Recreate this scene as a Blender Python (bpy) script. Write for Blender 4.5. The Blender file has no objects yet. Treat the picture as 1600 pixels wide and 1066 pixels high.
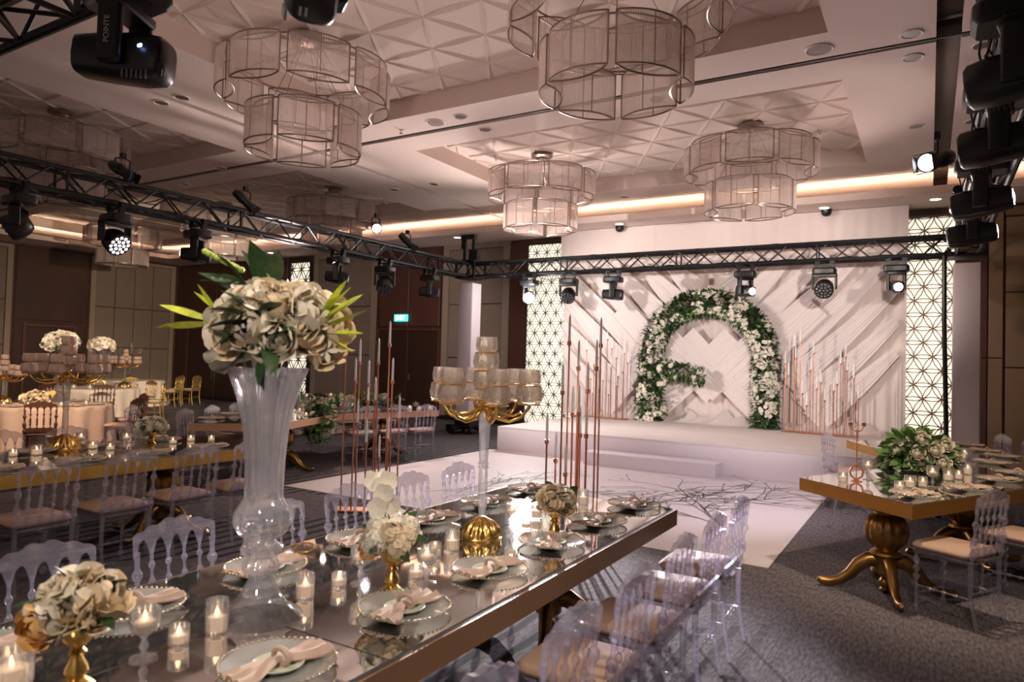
import bpy, math, random
from mathutils import Vector as V, Matrix as M
PI = math.pi
random.seed(7)
S = bpy.context.scene
COL = S.collection
# ---------------------------------------------------------------- camera, world, lights, exposure
CF, CH = 1084.9, 1.7
def _axes(yaw, pit, roll):
    cy, sy, cp, sp, cr, sr = math.cos(yaw), math.sin(yaw), math.cos(pit), math.sin(pit), math.cos(roll), math.sin(roll)
    f = V((sy*cp, cy*cp, sp)); r0 = V((cy, -sy, 0)); u0 = r0.cross(f)
    return r0*cr+u0*sr, u0*cr-r0*sr, f
CR, CU, CFW = _axes(*[math.radians(a) for a in (-31.029, 1.584, 1.603)])
cam_d = bpy.data.cameras.new('camera'); cam = bpy.data.objects.new('camera', cam_d); COL.objects.link(cam)
cam_d.sensor_width = 36; cam_d.lens = CF*36/1600; cam_d.clip_end = 200
cam.matrix_world = M(((CR.x, CU.x, -CFW.x, 0), (CR.y, CU.y, -CFW.y, 0), (CR.z, CU.z, -CFW.z, CH), (0, 0, 0, 1)))
cam_d.dof.use_dof = True; cam_d.dof.focus_distance = 5.5; cam_d.dof.aperture_fstop = 2.8
S.camera = cam
W = bpy.data.worlds.new('world'); S.world = W; W.use_nodes = True
W.node_tree.nodes['Background'].inputs[0].default_value = (.75, .62, .55, 1)
W.node_tree.nodes['Background'].inputs[1].default_value = .16
S.view_settings.view_transform = 'Standard'; S.view_settings.look = 'None'
S.view_settings.gamma = 1; S.view_settings.use_curve_mapping = False
S.view_settings.exposure = 0.75
cy = S.cycles
cy.max_bounces = 10; cy.transparent_max_bounces = 80; cy.transmission_bounces = 10; cy.glossy_bounces = 4; cy.diffuse_bounces = 4
cy.caustics_reflective = False; cy.caustics_refractive = False; cy.sample_clamp_indirect = 6
def lamp(name, kind, loc, energy, color=(1, 1, 1), to=None, size=.1, spot=60, blend=.5):
    d = bpy.data.lights.new(name, kind); d.energy = energy; d.color = color
    if kind == 'AREA': d.size = size
    else: d.shadow_soft_size = size
    if kind == 'SPOT': d.spot_size = math.radians(spot); d.spot_blend = blend
    o = bpy.data.objects.new(name, d); COL.objects.link(o); o.location = loc
    if to is not None: o.rotation_euler = (V(to)-V(loc)).to_track_quat('-Z', 'Y').to_euler()
    return o
WARM, PINK, LILAC, WHITE = (1, .78, .58), (1, .80, .76), (.90, .82, 1), (1, .96, .92)
# wash from the right and left trusses onto backdrop, stage and dance floor
lamp('stage_wash', 'SPOT', (-.1, 6.6, 2.95), 820, (1, .89, .84), (-3.6, 15.2, 2.4), .05, 56, .7)
lamp('stage_wash', 'SPOT', (-8.7, 6.6, 2.95), 1000, (1, .90, .87), (-4.6, 15.2, 2.4), .05, 56, .7)
lamp('floor_wash', 'SPOT', (-.1, 7.6, 2.95), 200, LILAC, (-3.4, 9.4, 0), .06, 88, .8)
lamp('floor_wash', 'SPOT', (-8.7, 9.6, 2.95), 210, PINK, (-4.6, 9.0, 0), .06, 88, .8)
lamp('front_truss_wash', 'SPOT', (-2.9, 13.0, 3.1), 260, LILAC, (-3.8, 9.2, 0), .06, 95, .8)
# the lamp under the front truss that faces the camera
lamp('key_spot', 'SPOT', (-7.26, 12.66, 3.05), 6500, (1, .97, .95), (-2.0, 2.8, .8), .07, 27, .5)
lamp('back_spot', 'SPOT', (-2.7, 12.9, 3.1), 1700, LILAC, (-1.5, 2.4, .7), .07, 24, .5)
lamp('back_spot', 'SPOT', (-5.4, 12.9, 3.1), 700, LILAC, (-4.0, 2.6, .7), .07, 26, .5)
lamp('table_spot', 'SPOT', (.3, 2.6, 3.3), 130, (1, .86, .72), (-2.0, 1.6, 1.2), .05, 75, .8)
lamp('table_spot', 'SPOT', (-2.6, 1.2, 3.4), 60, (1, .86, .74), (-2.1, 2.2, .8), .05, 100, .8)
# soft front fill added behind the camera, no truss hangs there
lamp('front_fill', 'SPOT', (-.5, -1.6, 3.6), 210, (1, .86, .74), (-2.3, 2.2, 1.3), .25, 46, .8)
# upward spots added as fill to brighten the ceiling
lamp('ceiling_fill', 'SPOT', (.3, 9.6, 3.9), 10, (1, .84, .74), (-1.4, 10.6, 5.25), .08, 120, .5)
lamp('ceiling_fill', 'SPOT', (-7.2, 12.7, 3.2), 250, PINK, (-5.2, 7.2, 5.4), .3, 125, .9)
lamp('ceiling_fill', 'SPOT', (-1.0, 12.7, 3.2), 120, PINK, (-3.2, 7.2, 5.4), .3, 125, .9)
lamp('ceiling_fill', 'SPOT', (-9.2, 8.2, 3.3), 110, PINK, (-8.2, 7.6, 5.25), .1, 155, .8)
lamp('ceiling_fill', 'SPOT', (-3.6, 2.7, 3.1), 130, (1, .76, .68), (-4.0, 4.2, 5.4), .3, 150, .8)
lamp('table_spot', 'SPOT', (-3.3, 1.7, 3.3), 230, (1, .84, .66), (-6.4, 3.4, 1.0), .1, 62, .8)
lamp('table_spot', 'SPOT', (.2, 2.2, 3.2), 150, (1, .82, .62), (.2, 6.6, .8), .1, 46, .8)
# warm pools on the round tables
lamp('table_spot', 'SPOT', (-9.4, 4.4, 3.2), 480, WARM, (-12.4, 5.8, .9), .05, 60, .7)
lamp('table_spot', 'SPOT', (-9.4, 6.2, 3.2), 900, WARM, (-17.0, 9.2, .9), .05, 34, .7)
lamp('table_spot', 'SPOT', (-9.0, 3.8, 3.2), 280, WARM, (-6.2, 3.0, .8), .05, 70, .8)
lamp('table_spot', 'SPOT', (-9.0, 8.8, 3.4), 130, WARM, (-8.2, 7.4, .8), .05, 90, .8)
lamp('table_spot', 'SPOT', (.0, 5.6, 2.95), 110, (1, .8, .6), (.2, 6.7, .8), .05, 100, .8)
lamp('wall_wash', 'SPOT', (-9.4, 9.0, 3.5), 1500, WARM, (-23.9, 13.6, 2.2), .1, 50, .9)
lamp('wall_wash', 'SPOT', (-9.4, 7.0, 3.5), 420, PINK, (-19.5, 15.7, 2.4), .1, 50, .9)  # added to brighten the dark panels at the back left
lamp('wall_wash', 'SPOT', (-9.4, 11.0, 3.5), 240, PINK, (-13.0, 15.7, 2.4), .1, 80, .9)
lamp('wall_wash', 'SPOT', (-2.4, 11.0, 3.5), 130, (1, .8, .62), (1.4, 15.7, 2.6), .1, 50, .9)

# ---------------------------------------------------------------- materials
MATS = {}
def mat(name, col, rough=.5, metal=0, trans=0, emit=0, ecol=None, spec=.5, noise=None, bump=None, ior=1.5, alpha=1):
    if name in MATS: return MATS[name]
    m = bpy.data.materials.new(name); m.use_nodes = True; nt = m.node_tree; b = nt.nodes['Principled BSDF']
    b.inputs['Base Color'].default_value = (*col, 1); b.inputs['Roughness'].default_value = rough
    b.inputs['Metallic'].default_value = metal; b.inputs['Transmission Weight'].default_value = trans
    b.inputs['IOR'].default_value = ior; b.inputs['Specular IOR Level'].default_value = spec
    if emit:
        b.inputs['Emission Color'].default_value = (*(ecol or col), 1); b.inputs['Emission Strength'].default_value = emit
    if noise or bump:
        tc = nt.nodes.new('ShaderNodeTexCoord'); mp = nt.nodes.new('ShaderNodeMapping'); nt.links.new(tc.outputs['Object'], mp.inputs[0])
    if noise:                                   # (scale xyz, second colour, detail)
        sc, c2, det = noise
        mp.inputs['Scale'].default_value = sc
        n = nt.nodes.new('ShaderNodeTexNoise'); n.inputs['Scale'].default_value = 1; n.inputs['Detail'].default_value = det
        r = nt.nodes.new('ShaderNodeValToRGB'); r.color_ramp.elements[0].color = (*col, 1); r.color_ramp.elements[1].color = (*c2, 1)
        r.color_ramp.elements[0].position = .35; r.color_ramp.elements[1].position = .65
        nt.links.new(mp.outputs[0], n.inputs['Vector']); nt.links.new(n.outputs[0], r.inputs[0]); nt.links.new(r.outputs[0], b.inputs['Base Color'])
    if bump:                                    # (scale, strength)
        n2 = nt.nodes.new('ShaderNodeTexNoise'); n2.inputs['Scale'].default_value = bump[0]; n2.inputs['Detail'].default_value = 3
        bp = nt.nodes.new('ShaderNodeBump'); bp.inputs['Strength'].default_value = bump[1]; bp.inputs['Distance'].default_value = .01
        nt.links.new(tc.outputs['Object'], n2.inputs['Vector']); nt.links.new(n2.outputs[0], bp.inputs['Height']); nt.links.new(bp.outputs[0], b.inputs['Normal'])
    MATS[name] = m; return m
def thin_glass(name, tint, gloss=.05, rough=.05, glassmix=.0, body=None, bodymix=0):
    """Clear acrylic or thin glass: see-through with a Fresnel gloss, optionally part refracting, part milky."""
    if name in MATS: return MATS[name]
    m = bpy.data.materials.new(name); m.use_nodes = True; nt = m.node_tree; N = nt.nodes; L = nt.links
    N.remove(N['Principled BSDF']); out = N['Material Output']
    t = N.new('ShaderNodeBsdfTransparent'); t.inputs[0].default_value = (*tint, 1)
    cur = t.outputs[0]
    if glassmix:
        g = N.new('ShaderNodeBsdfGlass'); g.inputs['Color'].default_value = (*tint, 1); g.inputs['IOR'].default_value = 1.45; g.inputs['Roughness'].default_value = .02
        mx = N.new('ShaderNodeMixShader'); mx.inputs[0].default_value = glassmix; L.new(cur, mx.inputs[1]); L.new(g.outputs[0], mx.inputs[2]); cur = mx.outputs[0]
    if bodymix:
        d = N.new('ShaderNodeBsdfDiffuse'); d.inputs[0].default_value = (*body, 1)
        tr = N.new('ShaderNodeBsdfTranslucent'); tr.inputs[0].default_value = (*body, 1)
        m0 = N.new('ShaderNodeMixShader'); m0.inputs[0].default_value = .4; L.new(d.outputs[0], m0.inputs[1]); L.new(tr.outputs[0], m0.inputs[2])
        mx = N.new('ShaderNodeMixShader'); mx.inputs[0].default_value = bodymix; L.new(cur, mx.inputs[1]); L.new(m0.outputs[0], mx.inputs[2]); cur = mx.outputs[0]
    gl = N.new('ShaderNodeBsdfGlossy'); gl.inputs['Roughness'].default_value = rough
    lw = N.new('ShaderNodeLayerWeight'); lw.inputs[0].default_value = .5
    pw = N.new('ShaderNodeMath'); pw.operation = 'POWER'; pw.inputs[1].default_value = 3.5; L.new(lw.outputs['Facing'], pw.inputs[0])
    ad = N.new('ShaderNodeMath'); ad.operation = 'MULTIPLY_ADD'; ad.use_clamp = True; ad.inputs[1].default_value = .6; ad.inputs[2].default_value = gloss; L.new(pw.outputs[0], ad.inputs[0])
    mx = N.new('ShaderNodeMixShader'); L.new(ad.outputs[0], mx.inputs[0]); L.new(cur, mx.inputs[1]); L.new(gl.outputs[0], mx.inputs[2])
    L.new(mx.outputs[0], out.inputs[0]); MATS[name] = m; return m
acrylic = thin_glass('clear_acrylic', (.95, .94, .98), .08, .08, .20, (.84, .78, .98), .085)
crystal = thin_glass('crystal', (.98, .97, .98), .12, .05, .40, (.97, .95, .97), .08)
votive_glass = thin_glass('votive_glass', (.98, .97, .97), .15, .05, .50, (.95, .93, .92), .07)
candlelit_crystal = thin_glass('candlelit_crystal', (1, .95, .90), .22, .05, .30, (1, .86, .76), .13)  # clear crystal cups; candle glow is put into the warm tint and body
rose_crystal = thin_glass('rose_crystal', (1, .90, .84), .20, .06, .20, (1, .76, .63), .36)
plate_glass = thin_glass('plate_glass', (.95, .96, .94), .12, .05, .0, (.92, .91, .86), .38)
rod_glass = thin_glass('rod_glass', (.985, .96, .95), .06, .15, 0, (1, .92, .86), .17)
gold = mat('gold', (.72, .46, .14), .25, 1); gold_paint = mat('gold_paint', (.60, .38, .09), .38, .65, noise=((6, 6, 6), (.50, .30, .07), 3))
rose_paint = mat('rose_gold_paint', (.62, .36, .22), .4, .55)
bronze = mat('dark_gold', (.36, .20, .06), .33, .9, noise=((9, 9, 9), (.24, .13, .04), 3)); copper = mat('copper', (.62, .28, .17), .32, .85)
mirror = mat('mirror', (.80, .77, .73), .035, .97); black = mat('black_metal', (.006, .006, .007), .45, .2); black_plastic = mat('black_plastic', (.009, .009, .010), .36)
chrome = mat('chrome', (.6, .57, .53), .2, 1); frame_metal = mat('bronze_metal', (.30, .22, .18), .3, .85)
white_plaster = mat('plaster', (.72, .59, .53), .8, noise=((.5, .5, .5), (.70, .57, .51), 2)); relief_m = mat('relief_plaster', (.70, .57, .50), .85)
slot_m = mat('slot_black', (.03, .025, .024), .6); band_m = mat('recess_brown', (.19, .14, .115), .7)
wood = mat('dark_wood', (.040, .017, .010), .35, noise=((1.2, 1.2, .25), (.062, .027, .016), 5)); wood_red = mat('red_wood', (.10, .038, .027), .4, noise=((3, 3, .3), (.08, .03, .021), 4))
panel_fab = mat('beige_panel', (.21, .165, .125), .75, noise=((1.5, 1.5, 2.5), (.19, .145, .11), 4), bump=(220, .15)); frame_fab = mat('beige_frame', (.28, .215, .16), .6)
panel_tan = mat('tan_panel', (.26, .16, .095), .6, noise=((2, 2, 2), (.22, .135, .08), 4))
drape_m = mat('drape_cloth', (.80, .68, .63), .85, bump=(300, .1)); swag_m = mat('swag_cloth', (.82, .72, .69), .8)
stage_m = mat('stage_white', (.76, .69, .70), .55); stage_top = mat('stage_carpet', (.76, .67, .64), .8, noise=((1.2, 6, 1), (.71, .62, .60), 4)); vinyl = mat('white_vinyl', (.74, .66, .67), .42, noise=((.5, .5, .5), (.70, .62, .63), 2))
print_m = mat('grey_print', (.17, .155, .16), .5); cushion = mat('blush_cushion', (.46, .30, .22), .7, bump=(400, .1)); cushion_w = mat('ivory_cushion', (.62, .5, .38), .7)
sleeve_m = mat('white_sleeve', (.78, .70, .74), .8)
napkin_m = mat('blush_napkin', (.50, .36, .285), .85, bump=(500, .1)); wax = mat('wax', (.95, .93, .90), .6); flame = mat('flame', (1, .62, .25), .5, emit=3, ecol=(1, .66, .35))
tea_wax = mat('lit_wax', (.9, .78, .66), .5, emit=.4, ecol=(1, .66, .42))
petal_w = mat('white_petal', (.80, .74, .62), .65, noise=((14, 14, 14), (.76, .69, .57), 3)); petal_c = mat('cream_petal', (.74, .60, .40), .65, noise=((14, 14, 14), (.70, .56, .38), 3)); petal_y = mat('yellow_green_petal', (.60, .62, .05), .5, noise=((8, 8, 8), (.42, .50, .04), 2))
petal_o = mat('peach_petal', (.85, .50, .18), .6); leaf_d = mat('dark_leaf', (.020, .050, .018), .4, noise=((10, 10, 10), (.035, .075, .022), 2)); leaf_g = mat('green_leaf', (.075, .17, .045), .45, noise=((10, 10, 10), (.14, .25, .07), 2))
stem_m = mat('stem', (.05, .09, .03), .6); berry = mat('lime_berry', (.45, .55, .10), .4)
cloth_p = mat('pink_cloth', (.50, .34, .26), .8); cloth_w = mat('white_cloth', (.74, .64, .54), .8); gold_chair = mat('gold_chair', (.62, .43, .13), .35, .75); brown_chair = mat('brown_chair', (.10, .038, .022), .4)
backlit = mat('backlit_panel', (.9, .8, .62), .6, emit=.62, ecol=(1, .90, .72)); lattice_m = mat('lattice_brown', (.20, .125, .085), .45, .3); lattice_k = mat('lattice_black', (.03, .025, .02), .45)
led_strip = mat('led_strip', (1, .85, .65), .5, emit=20, ecol=(1, .82, .62)); lens_on = mat('lens_lit', (1, .97, .95), .3, emit=9, ecol=(1, .97, 1)); lens_hot = mat('lens_hot', (1, 1, 1), .3, emit=600, ecol=(1, .98, .96))
lens_off = mat('lens_dark', (.05, .06, .10), .05, 0, spec=1); led_on = mat('led_pixel', (1, .95, .98), .3, emit=1.2, ecol=(1, .9, .96)); led_off = mat('led_dark', (.10, .10, .11), .1, spec=1)
down_on = mat('downlight_lit', (1, .9, .75), .5, emit=5, ecol=(1, .88, .70)); down_off = mat('downlight_dark', (.10, .07, .06), .4); ring_m = mat('ring_white', (.80, .68, .62), .5); grille = mat('speaker_grille', (.26, .2, .18), .7)
exit_m = mat('exit_green', (.05, .5, .42), .5, emit=.9, ecol=(.10, .75, .62)); exit_w = mat('exit_white', (.9, 1, 1), .5, emit=3, ecol=(.9, 1, .98)); label_w = mat('label_white', (.55, .55, .58), .6)
blue_led = mat('blue_led', (.3, .4, 1), .4, emit=4, ecol=(.35, .45, 1)); plant_dish = mat('sage_dish', (.55, .58, .46), .35); door_m = mat('door_wood', (.030, .013, .008), .4, noise=((1, 1, .3), (.045, .019, .012), 4)); baseb = mat('black_base', (.012, .01, .01), .4)
def carpet_mat():
    m = bpy.data.materials.new('patterned_carpet'); m.use_nodes = True; nt = m.node_tree; N, L = nt.nodes, nt.links; b = N['Principled BSDF']
    b.inputs['Roughness'].default_value = .95; b.inputs['Specular IOR Level'].default_value = .1
    tc = N.new('ShaderNodeTexCoord')
    n1 = N.new('ShaderNodeTexNoise'); n1.inputs['Scale'].default_value = 55; n1.inputs['Detail'].default_value = 3
    mp = N.new('ShaderNodeMapping'); mp.inputs['Scale'].default_value = (1, .25, 1); L.new(tc.outputs['Object'], mp.inputs[0]); L.new(mp.outputs[0], n1.inputs['Vector'])
    r1 = N.new('ShaderNodeValToRGB'); r1.color_ramp.elements[0].position = .35; r1.color_ramp.elements[1].position = .7
    r1.color_ramp.elements[0].color = (.095, .082, .09, 1); r1.color_ramp.elements[1].color = (.21, .18, .19, 1); L.new(n1.outputs[0], r1.inputs[0])
    w = N.new('ShaderNodeTexWave'); w.bands_direction = 'X'; w.inputs['Scale'].default_value = 1.9; w.inputs['Distortion'].default_value = 1.2; w.inputs['Detail'].default_value = 2; w.inputs['Detail Scale'].default_value = .8
    L.new(tc.outputs['Object'], w.inputs['Vector'])
    r2 = N.new('ShaderNodeValToRGB'); r2.color_ramp.elements[0].position = .66; r2.color_ramp.elements[1].position = .74; L.new(w.outputs['Fac'], r2.inputs[0])
    v = N.new('ShaderNodeTexVoronoi'); v.inputs['Scale'].default_value = .55; L.new(tc.outputs['Object'], v.inputs['Vector'])
    r3 = N.new('ShaderNodeValToRGB'); r3.color_ramp.elements[0].position = .55; r3.color_ramp.elements[1].position = .60; sp = N.new('ShaderNodeSeparateColor'); L.new(v.outputs['Color'], sp.inputs[0]); L.new(sp.outputs[0], r3.inputs[0])
    mu = N.new('ShaderNodeMath'); mu.operation = 'MULTIPLY'; L.new(r2.outputs[0], mu.inputs[0]); L.new(r3.outputs[0], mu.inputs[1])
    gx = N.new('ShaderNodeSeparateXYZ'); L.new(tc.outputs['Object'], gx.inputs[0]); mr = N.new('ShaderNodeMapRange'); mr.inputs[1].default_value = -.6; mr.inputs[2].default_value = -1.4; L.new(gx.outputs[0], mr.inputs[0])
    mm = N.new('ShaderNodeMath'); mm.operation = 'MULTIPLY'; L.new(mu.outputs[0], mm.inputs[0]); L.new(mr.outputs[0], mm.inputs[1]); mu = mm
    mu2 = N.new('ShaderNodeMath'); mu2.operation = 'MULTIPLY'; mu2.inputs[1].default_value = .85; L.new(mu.outputs[0], mu2.inputs[0])
    mx = N.new('ShaderNodeMixRGB'); mx.inputs[2].default_value = (.018, .017, .022, 1); L.new(mu2.outputs[0], mx.inputs[0]); L.new(r1.outputs[0], mx.inputs[1]); L.new(mx.outputs[0], b.inputs['Base Color'])
    bp = N.new('ShaderNodeBump'); bp.inputs['Strength'].default_value = .4; bp.inputs['Distance'].default_value = .01; L.new(n1.outputs[0], bp.inputs['Height']); L.new(bp.outputs[0], b.inputs['Normal'])
    return m
carpet = carpet_mat()

# ---------------------------------------------------------------- mesh helpers
class MB:
    def __init__(s): s.v = []; s.f = []; s.m = []
    def add(s, vs, fs, mi=0):
        o = len(s.v); s.v += [tuple(p) for p in vs]; s.f += [tuple(i+o for i in f) for f in fs]; s.m += [mi]*len(fs); return s
    def box(s, x0, x1, y0, y1, z0, z1, mi=0):
        return s.add([(x0, y0, z0), (x1, y0, z0), (x1, y1, z0), (x0, y1, z0), (x0, y0, z1), (x1, y0, z1), (x1, y1, z1), (x0, y1, z1)],
                     [(0, 3, 2, 1), (4, 5, 6, 7), (0, 1, 5, 4), (1, 2, 6, 5), (2, 3, 7, 6), (3, 0, 4, 7)], mi)
    def rbox(s, x0, x1, y0, y1, z0, z1, r, mi=0, n=3):
        """box with rounded outline in plan and softened top and bottom"""
        pts = []
        for cx, cy_, a0 in ((x1-r, y1-r, 0), (x0+r, y1-r, 90), (x0+r, y0+r, 180), (x1-r, y0+r, 270)):
            for k in range(n+1):
                a = math.radians(a0+90*k/n); pts.append((cx, cy_, math.cos(a), math.sin(a)))
        e = min(r*.5, (z1-z0)*.45); rings = []
        for dr, z in ((r-e*.9, z0), (r, z0+e), (r, z1-e), (r-e*.9, z1)):
            rings.append([(c[0]+c[2]*dr, c[1]+c[3]*dr, z) for c in pts])
        return s.loft(rings, True, True, mi)
    def loft(s, rings, closed=True, cap=False, mi=0):
        n = len(rings[0]); vs = [p for r in rings for p in r]; fs = []
        for i in range(len(rings)-1):
            for j in range(n if closed else n-1):
                k = (j+1) % n; fs.append((i*n+j, i*n+k, (i+1)*n+k, (i+1)*n+j))
        if cap: fs.append(tuple(range(n))[::-1]); fs.append(tuple((len(rings)-1)*n+j for j in range(n)))
        return s.add(vs, fs, mi)
    def tube(s, path, r, n=6, cap=True, mi=0, closed=False):
        path = [V(p) for p in path]; k = len(path); rs = r if isinstance(r, (list, tuple)) else [r]*k
        rings = []; up = None
        for i, p in enumerate(path):
            t = (path[(i+1) % k]-path[i-1]) if closed else (path[min(i+1, k-1)]-path[max(i-1, 0)]); t.normalize()
            if up is None: up = t.orthogonal().normalized()
            else: up = (up-t*up.dot(t)).normalized()
            b = t.cross(up); rings.append([p+(up*math.cos(2*PI*j/n)+b*math.sin(2*PI*j/n))*rs[i] for j in range(n)])
        if closed: rings.append(rings[0]); cap = False
        return s.loft(rings, True, cap, mi)
    def lathe(s, prof, n=16, c=(0, 0, 0), rib=None, mi=0, cap=False):
        rings = []
        for r, z in prof:
            rings.append([(c[0]+r*(1+(rib[1]*math.cos(rib[0]*2*PI*j/n) if rib and rib[2] < z < rib[3] else 0))*math.cos(2*PI*j/n),
                           c[1]+r*(1+(rib[1]*math.cos(rib[0]*2*PI*j/n) if rib and rib[2] < z < rib[3] else 0))*math.sin(2*PI*j/n), c[2]+z) for j in range(n)])
        return s.loft(rings, True, cap, mi)
    def prism(s, poly, z0, z1, mi=0):
        n = len(poly); return s.add([(x, y, z0) for x, y in poly]+[(x, y, z1) for x, y in poly],
            [tuple(range(n))[::-1], tuple(range(n, 2*n))]+[(i, (i+1) % n, n+(i+1) % n, n+i) for i in range(n)], mi)
    def xf(s, m, start=0):
        for i in range(start, len(s.v)): s.v[i] = tuple(m @ V(s.v[i]))
        return s
    def mesh(s, name, mats, smooth=35):
        me = bpy.data.meshes.new(name); me.from_pydata(s.v, [], s.f)
        for m in (mats if isinstance(mats, (list, tuple)) else [mats]): me.materials.append(m)
        if any(s.m): me.polygons.foreach_set('material_index', s.m)
        if smooth:
            me.polygons.foreach_set('use_smooth', [True]*len(s.f)); me.set_sharp_from_angle(angle=math.radians(smooth))
        me.update(); return me
def ob(name, me, parent=None, loc=(0, 0, 0), rot=(0, 0, 0), sc=(1, 1, 1)):
    o = bpy.data.objects.new(name, me); COL.objects.link(o); o.parent = parent; o.location = loc; o.rotation_euler = rot; o.scale = sc; return o
def obm(name, me, parent, mw):
    o = bpy.data.objects.new(name, me); COL.objects.link(o); o.parent = parent; o.matrix_local = mw; return o
def tag(o, label=None, cat=None, group=None, kind=None):
    if label and not 4 <= len(label.replace(',', '').split()) <= 16: print('LABEL', len(label.split()), label)
    if label: o['label'] = label
    if cat: o['category'] = cat
    if group: o['group'] = group
    if kind: o['kind'] = kind
    return o
def thing(name, label, cat, loc=(0, 0, 0), rz=0, group=None):
    o = bpy.data.objects.new(name, None); COL.objects.link(o); o.location = loc; o.rotation_euler = (0, 0, rz); o.empty_display_size = .1
    return tag(o, label, cat, group)
def struct(name, mb, m, smooth=0, parent=None):
    o = ob(name, mb.mesh(name, m, smooth), parent)
    if parent is None: o['kind'] = 'structure'
    return o
CACHE = {}
def cached(key, fn):
    if key not in CACHE: CACHE[key] = fn()
    return CACHE[key]
def at(px, py, z):
    """point of the horizontal plane at height z seen at a pixel of the 1600 x 1066 photograph"""
    d = CR*((px-800)/CF)+CU*(-(py-533)/CF)+CFW; t = (z-CH)/d.z; return V((d.x*t, d.y*t, z))
def aty(px, py, y):
    d = CR*((px-800)/CF)+CU*(-(py-533)/CF)+CFW; t = y/d.y; return V((d.x*t, y, CH+d.z*t))
def zon(px, py, p):
    d = CR*((px-800)/CF)+CU*(-(py-533)/CF)+CFW; return CH+d.z*math.hypot(p[0], p[1])/math.hypot(d.x, d.y)
ORD = ['nearest', 'second', 'third', 'fourth', 'fifth', 'sixth', 'seventh', 'eighth', 'ninth', 'tenth', 'eleventh', 'twelfth', 'thirteenth', 'fourteenth', 'fifteenth', 'sixteenth']
def nth(i, first): return first if i == 0 else ORD[i]
def rot_to(d, roll=0):
    return V(d).to_track_quat('Z', 'Y').to_matrix().to_4x4() @ M.Rotation(roll, 4, 'Z')
# ================================================================ the room
XL, XR, YB, YF, ZC = -23.97, 9.0, 15.7, -6.0, 5.25
struct('floor', MB().box(XL-.2, XR+.2, YF, YB+.2, -.1, 0), carpet)
fl = bpy.data.objects['floor']
# ---- ceiling: flat bays parted by dark slots, coffers with a relief of overlapping petals
SLX, SLY, HS = [-18.4, -9.2], [2.99, 8.56, 14.13], .065
B0, B1 = .03, .26
bays_x = [(XL, -18.4-HS), (-18.4+HS, -9.2-HS), (-9.2+HS, B0), (B1, XR)]
rows_y = [(YF, 2.99-HS), (2.99+HS, 8.56-HS), (8.56+HS, 14.13-.03), (14.13+.03, YB)]
COFX = {0: (-22.6, -19.3), 1: (-17.3, -10.5), 2: (-7.6, -.95)}
COFY = {1: (3.9, 7.86), 2: (9.24, 13.2)}
PITCH = .79
def relief(w, h):
    """plaster sheet with crisp ridges that arch from star to star of a triangular lattice"""
    m = MB().add([(0, 0, .03), (w, 0, .03), (w, h, .03), (0, h, .03)], [(0, 3, 2, 1)])
    rowh = PITCH*math.sqrt(3)/2
    for r in range(-1, int(h/rowh)+2):
        for c in range(-1, int(w/PITCH)+2):
            px, py = .5*PITCH*(r % 2)+c*PITCH-.1, r*rowh+.1
            for k in range(3):
                dx, dy = math.cos(k*PI/3), math.sin(k*PI/3); pts = []
                for q in range(9):
                    t = q/8; x, y = px+dx*PITCH*t, py+dy*PITCH*t; wd = .010+.034*math.sin(PI*t); hh = .008+.022*math.sin(PI*t)
                    pts.append((x, y, wd, hh))
                for p, q in zip(pts, pts[1:]):
                    if not (0 < min(p[0], q[0]) and max(p[0], q[0]) < w and 0 < min(p[1], q[1]) and max(p[1], q[1]) < h): continue
                    v = []
                    for x, y, wd, hh in (p, q): v += [(x+dy*wd, y-dx*wd, .031), (x, y, .03-hh), (x-dy*wd, y+dx*wd, .031)]
                    m.add(v, [(0, 3, 4, 1), (1, 4, 5, 2)])
    return m
ceil = MB()
coffers = []
for bi, (x0, x1) in enumerate(bays_x):
    for ri, (y0, y1) in enumerate(rows_y):
        if bi in COFX and ri in COFY:
            a, b = COFX[bi]; c, d = COFY[ri]
            for q in ((x0, x1, y0, c), (x0, x1, d, y1), (x0, a, c, d), (b, x1, c, d)): ceil.box(*q, ZC, ZC+.12)
            ceil.box(a-.05, a, c, d, ZC+.12, ZC+.36); ceil.box(b, b+.05, c, d, ZC+.12, ZC+.36)
            ceil.box(a, b, c-.05, c, ZC+.12, ZC+.36); ceil.box(a, b, d, d+.05, ZC+.12, ZC+.36)
            coffers.append((bi, a, b, c, d))
        elif bi < 3 or True:
            ceil.box(x0, x1, y0, y1, ZC, ZC+.12)
struct('ceiling', ceil, white_plaster)
ceiling = bpy.data.objects['ceiling']
for bi, a, b, c, d in coffers:
    w, h = b-a, d-c
    me = cached(('relief', round(w, 1), round(h, 1)), lambda: relief(w, h).mesh('relief', relief_m, 0))
    ob('relief_panel', me, ceiling, (a, c, ZC+.26))
sl = MB()
sl.box(XL, XR, YF, YB, ZC+.40, ZC+.45)
for x in SLX: sl.box(x-HS-.02, x+HS+.02, YF, YB, ZC+.10, ZC+.16)
for y, hh in zip(SLY, (HS, HS, .03)): sl.box(XL, XR, y-hh-.02, y+hh+.02, ZC+.10, ZC+.16)
ob('slot_lining', sl.mesh('slot', slot_m, 0), ceiling)
bd = MB().box(B0-.01, B1+.01, YF, YB, ZC+.22, ZC+.26).box(B0-.015, B0, YF, YB, ZC+.1, ZC+.22).box(B1, B1+.015, YF, YB, ZC+.1, ZC+.22)
ob('recess_band', bd.mesh('band', band_m, 0), ceiling)
# slot tracks: two thin rails in the slots
tr = MB()
for y in SLY[:2]: tr.box(XL, XR, y-.045, y-.03, ZC-.012, ZC+.1); tr.box(XL, XR, y+.0, y+.012, ZC+.02, ZC+.1)
ob('slot_rail', tr.mesh('rail', mat('rail_grey', (.10, .085, .08), .5), 0), ceiling)
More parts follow.
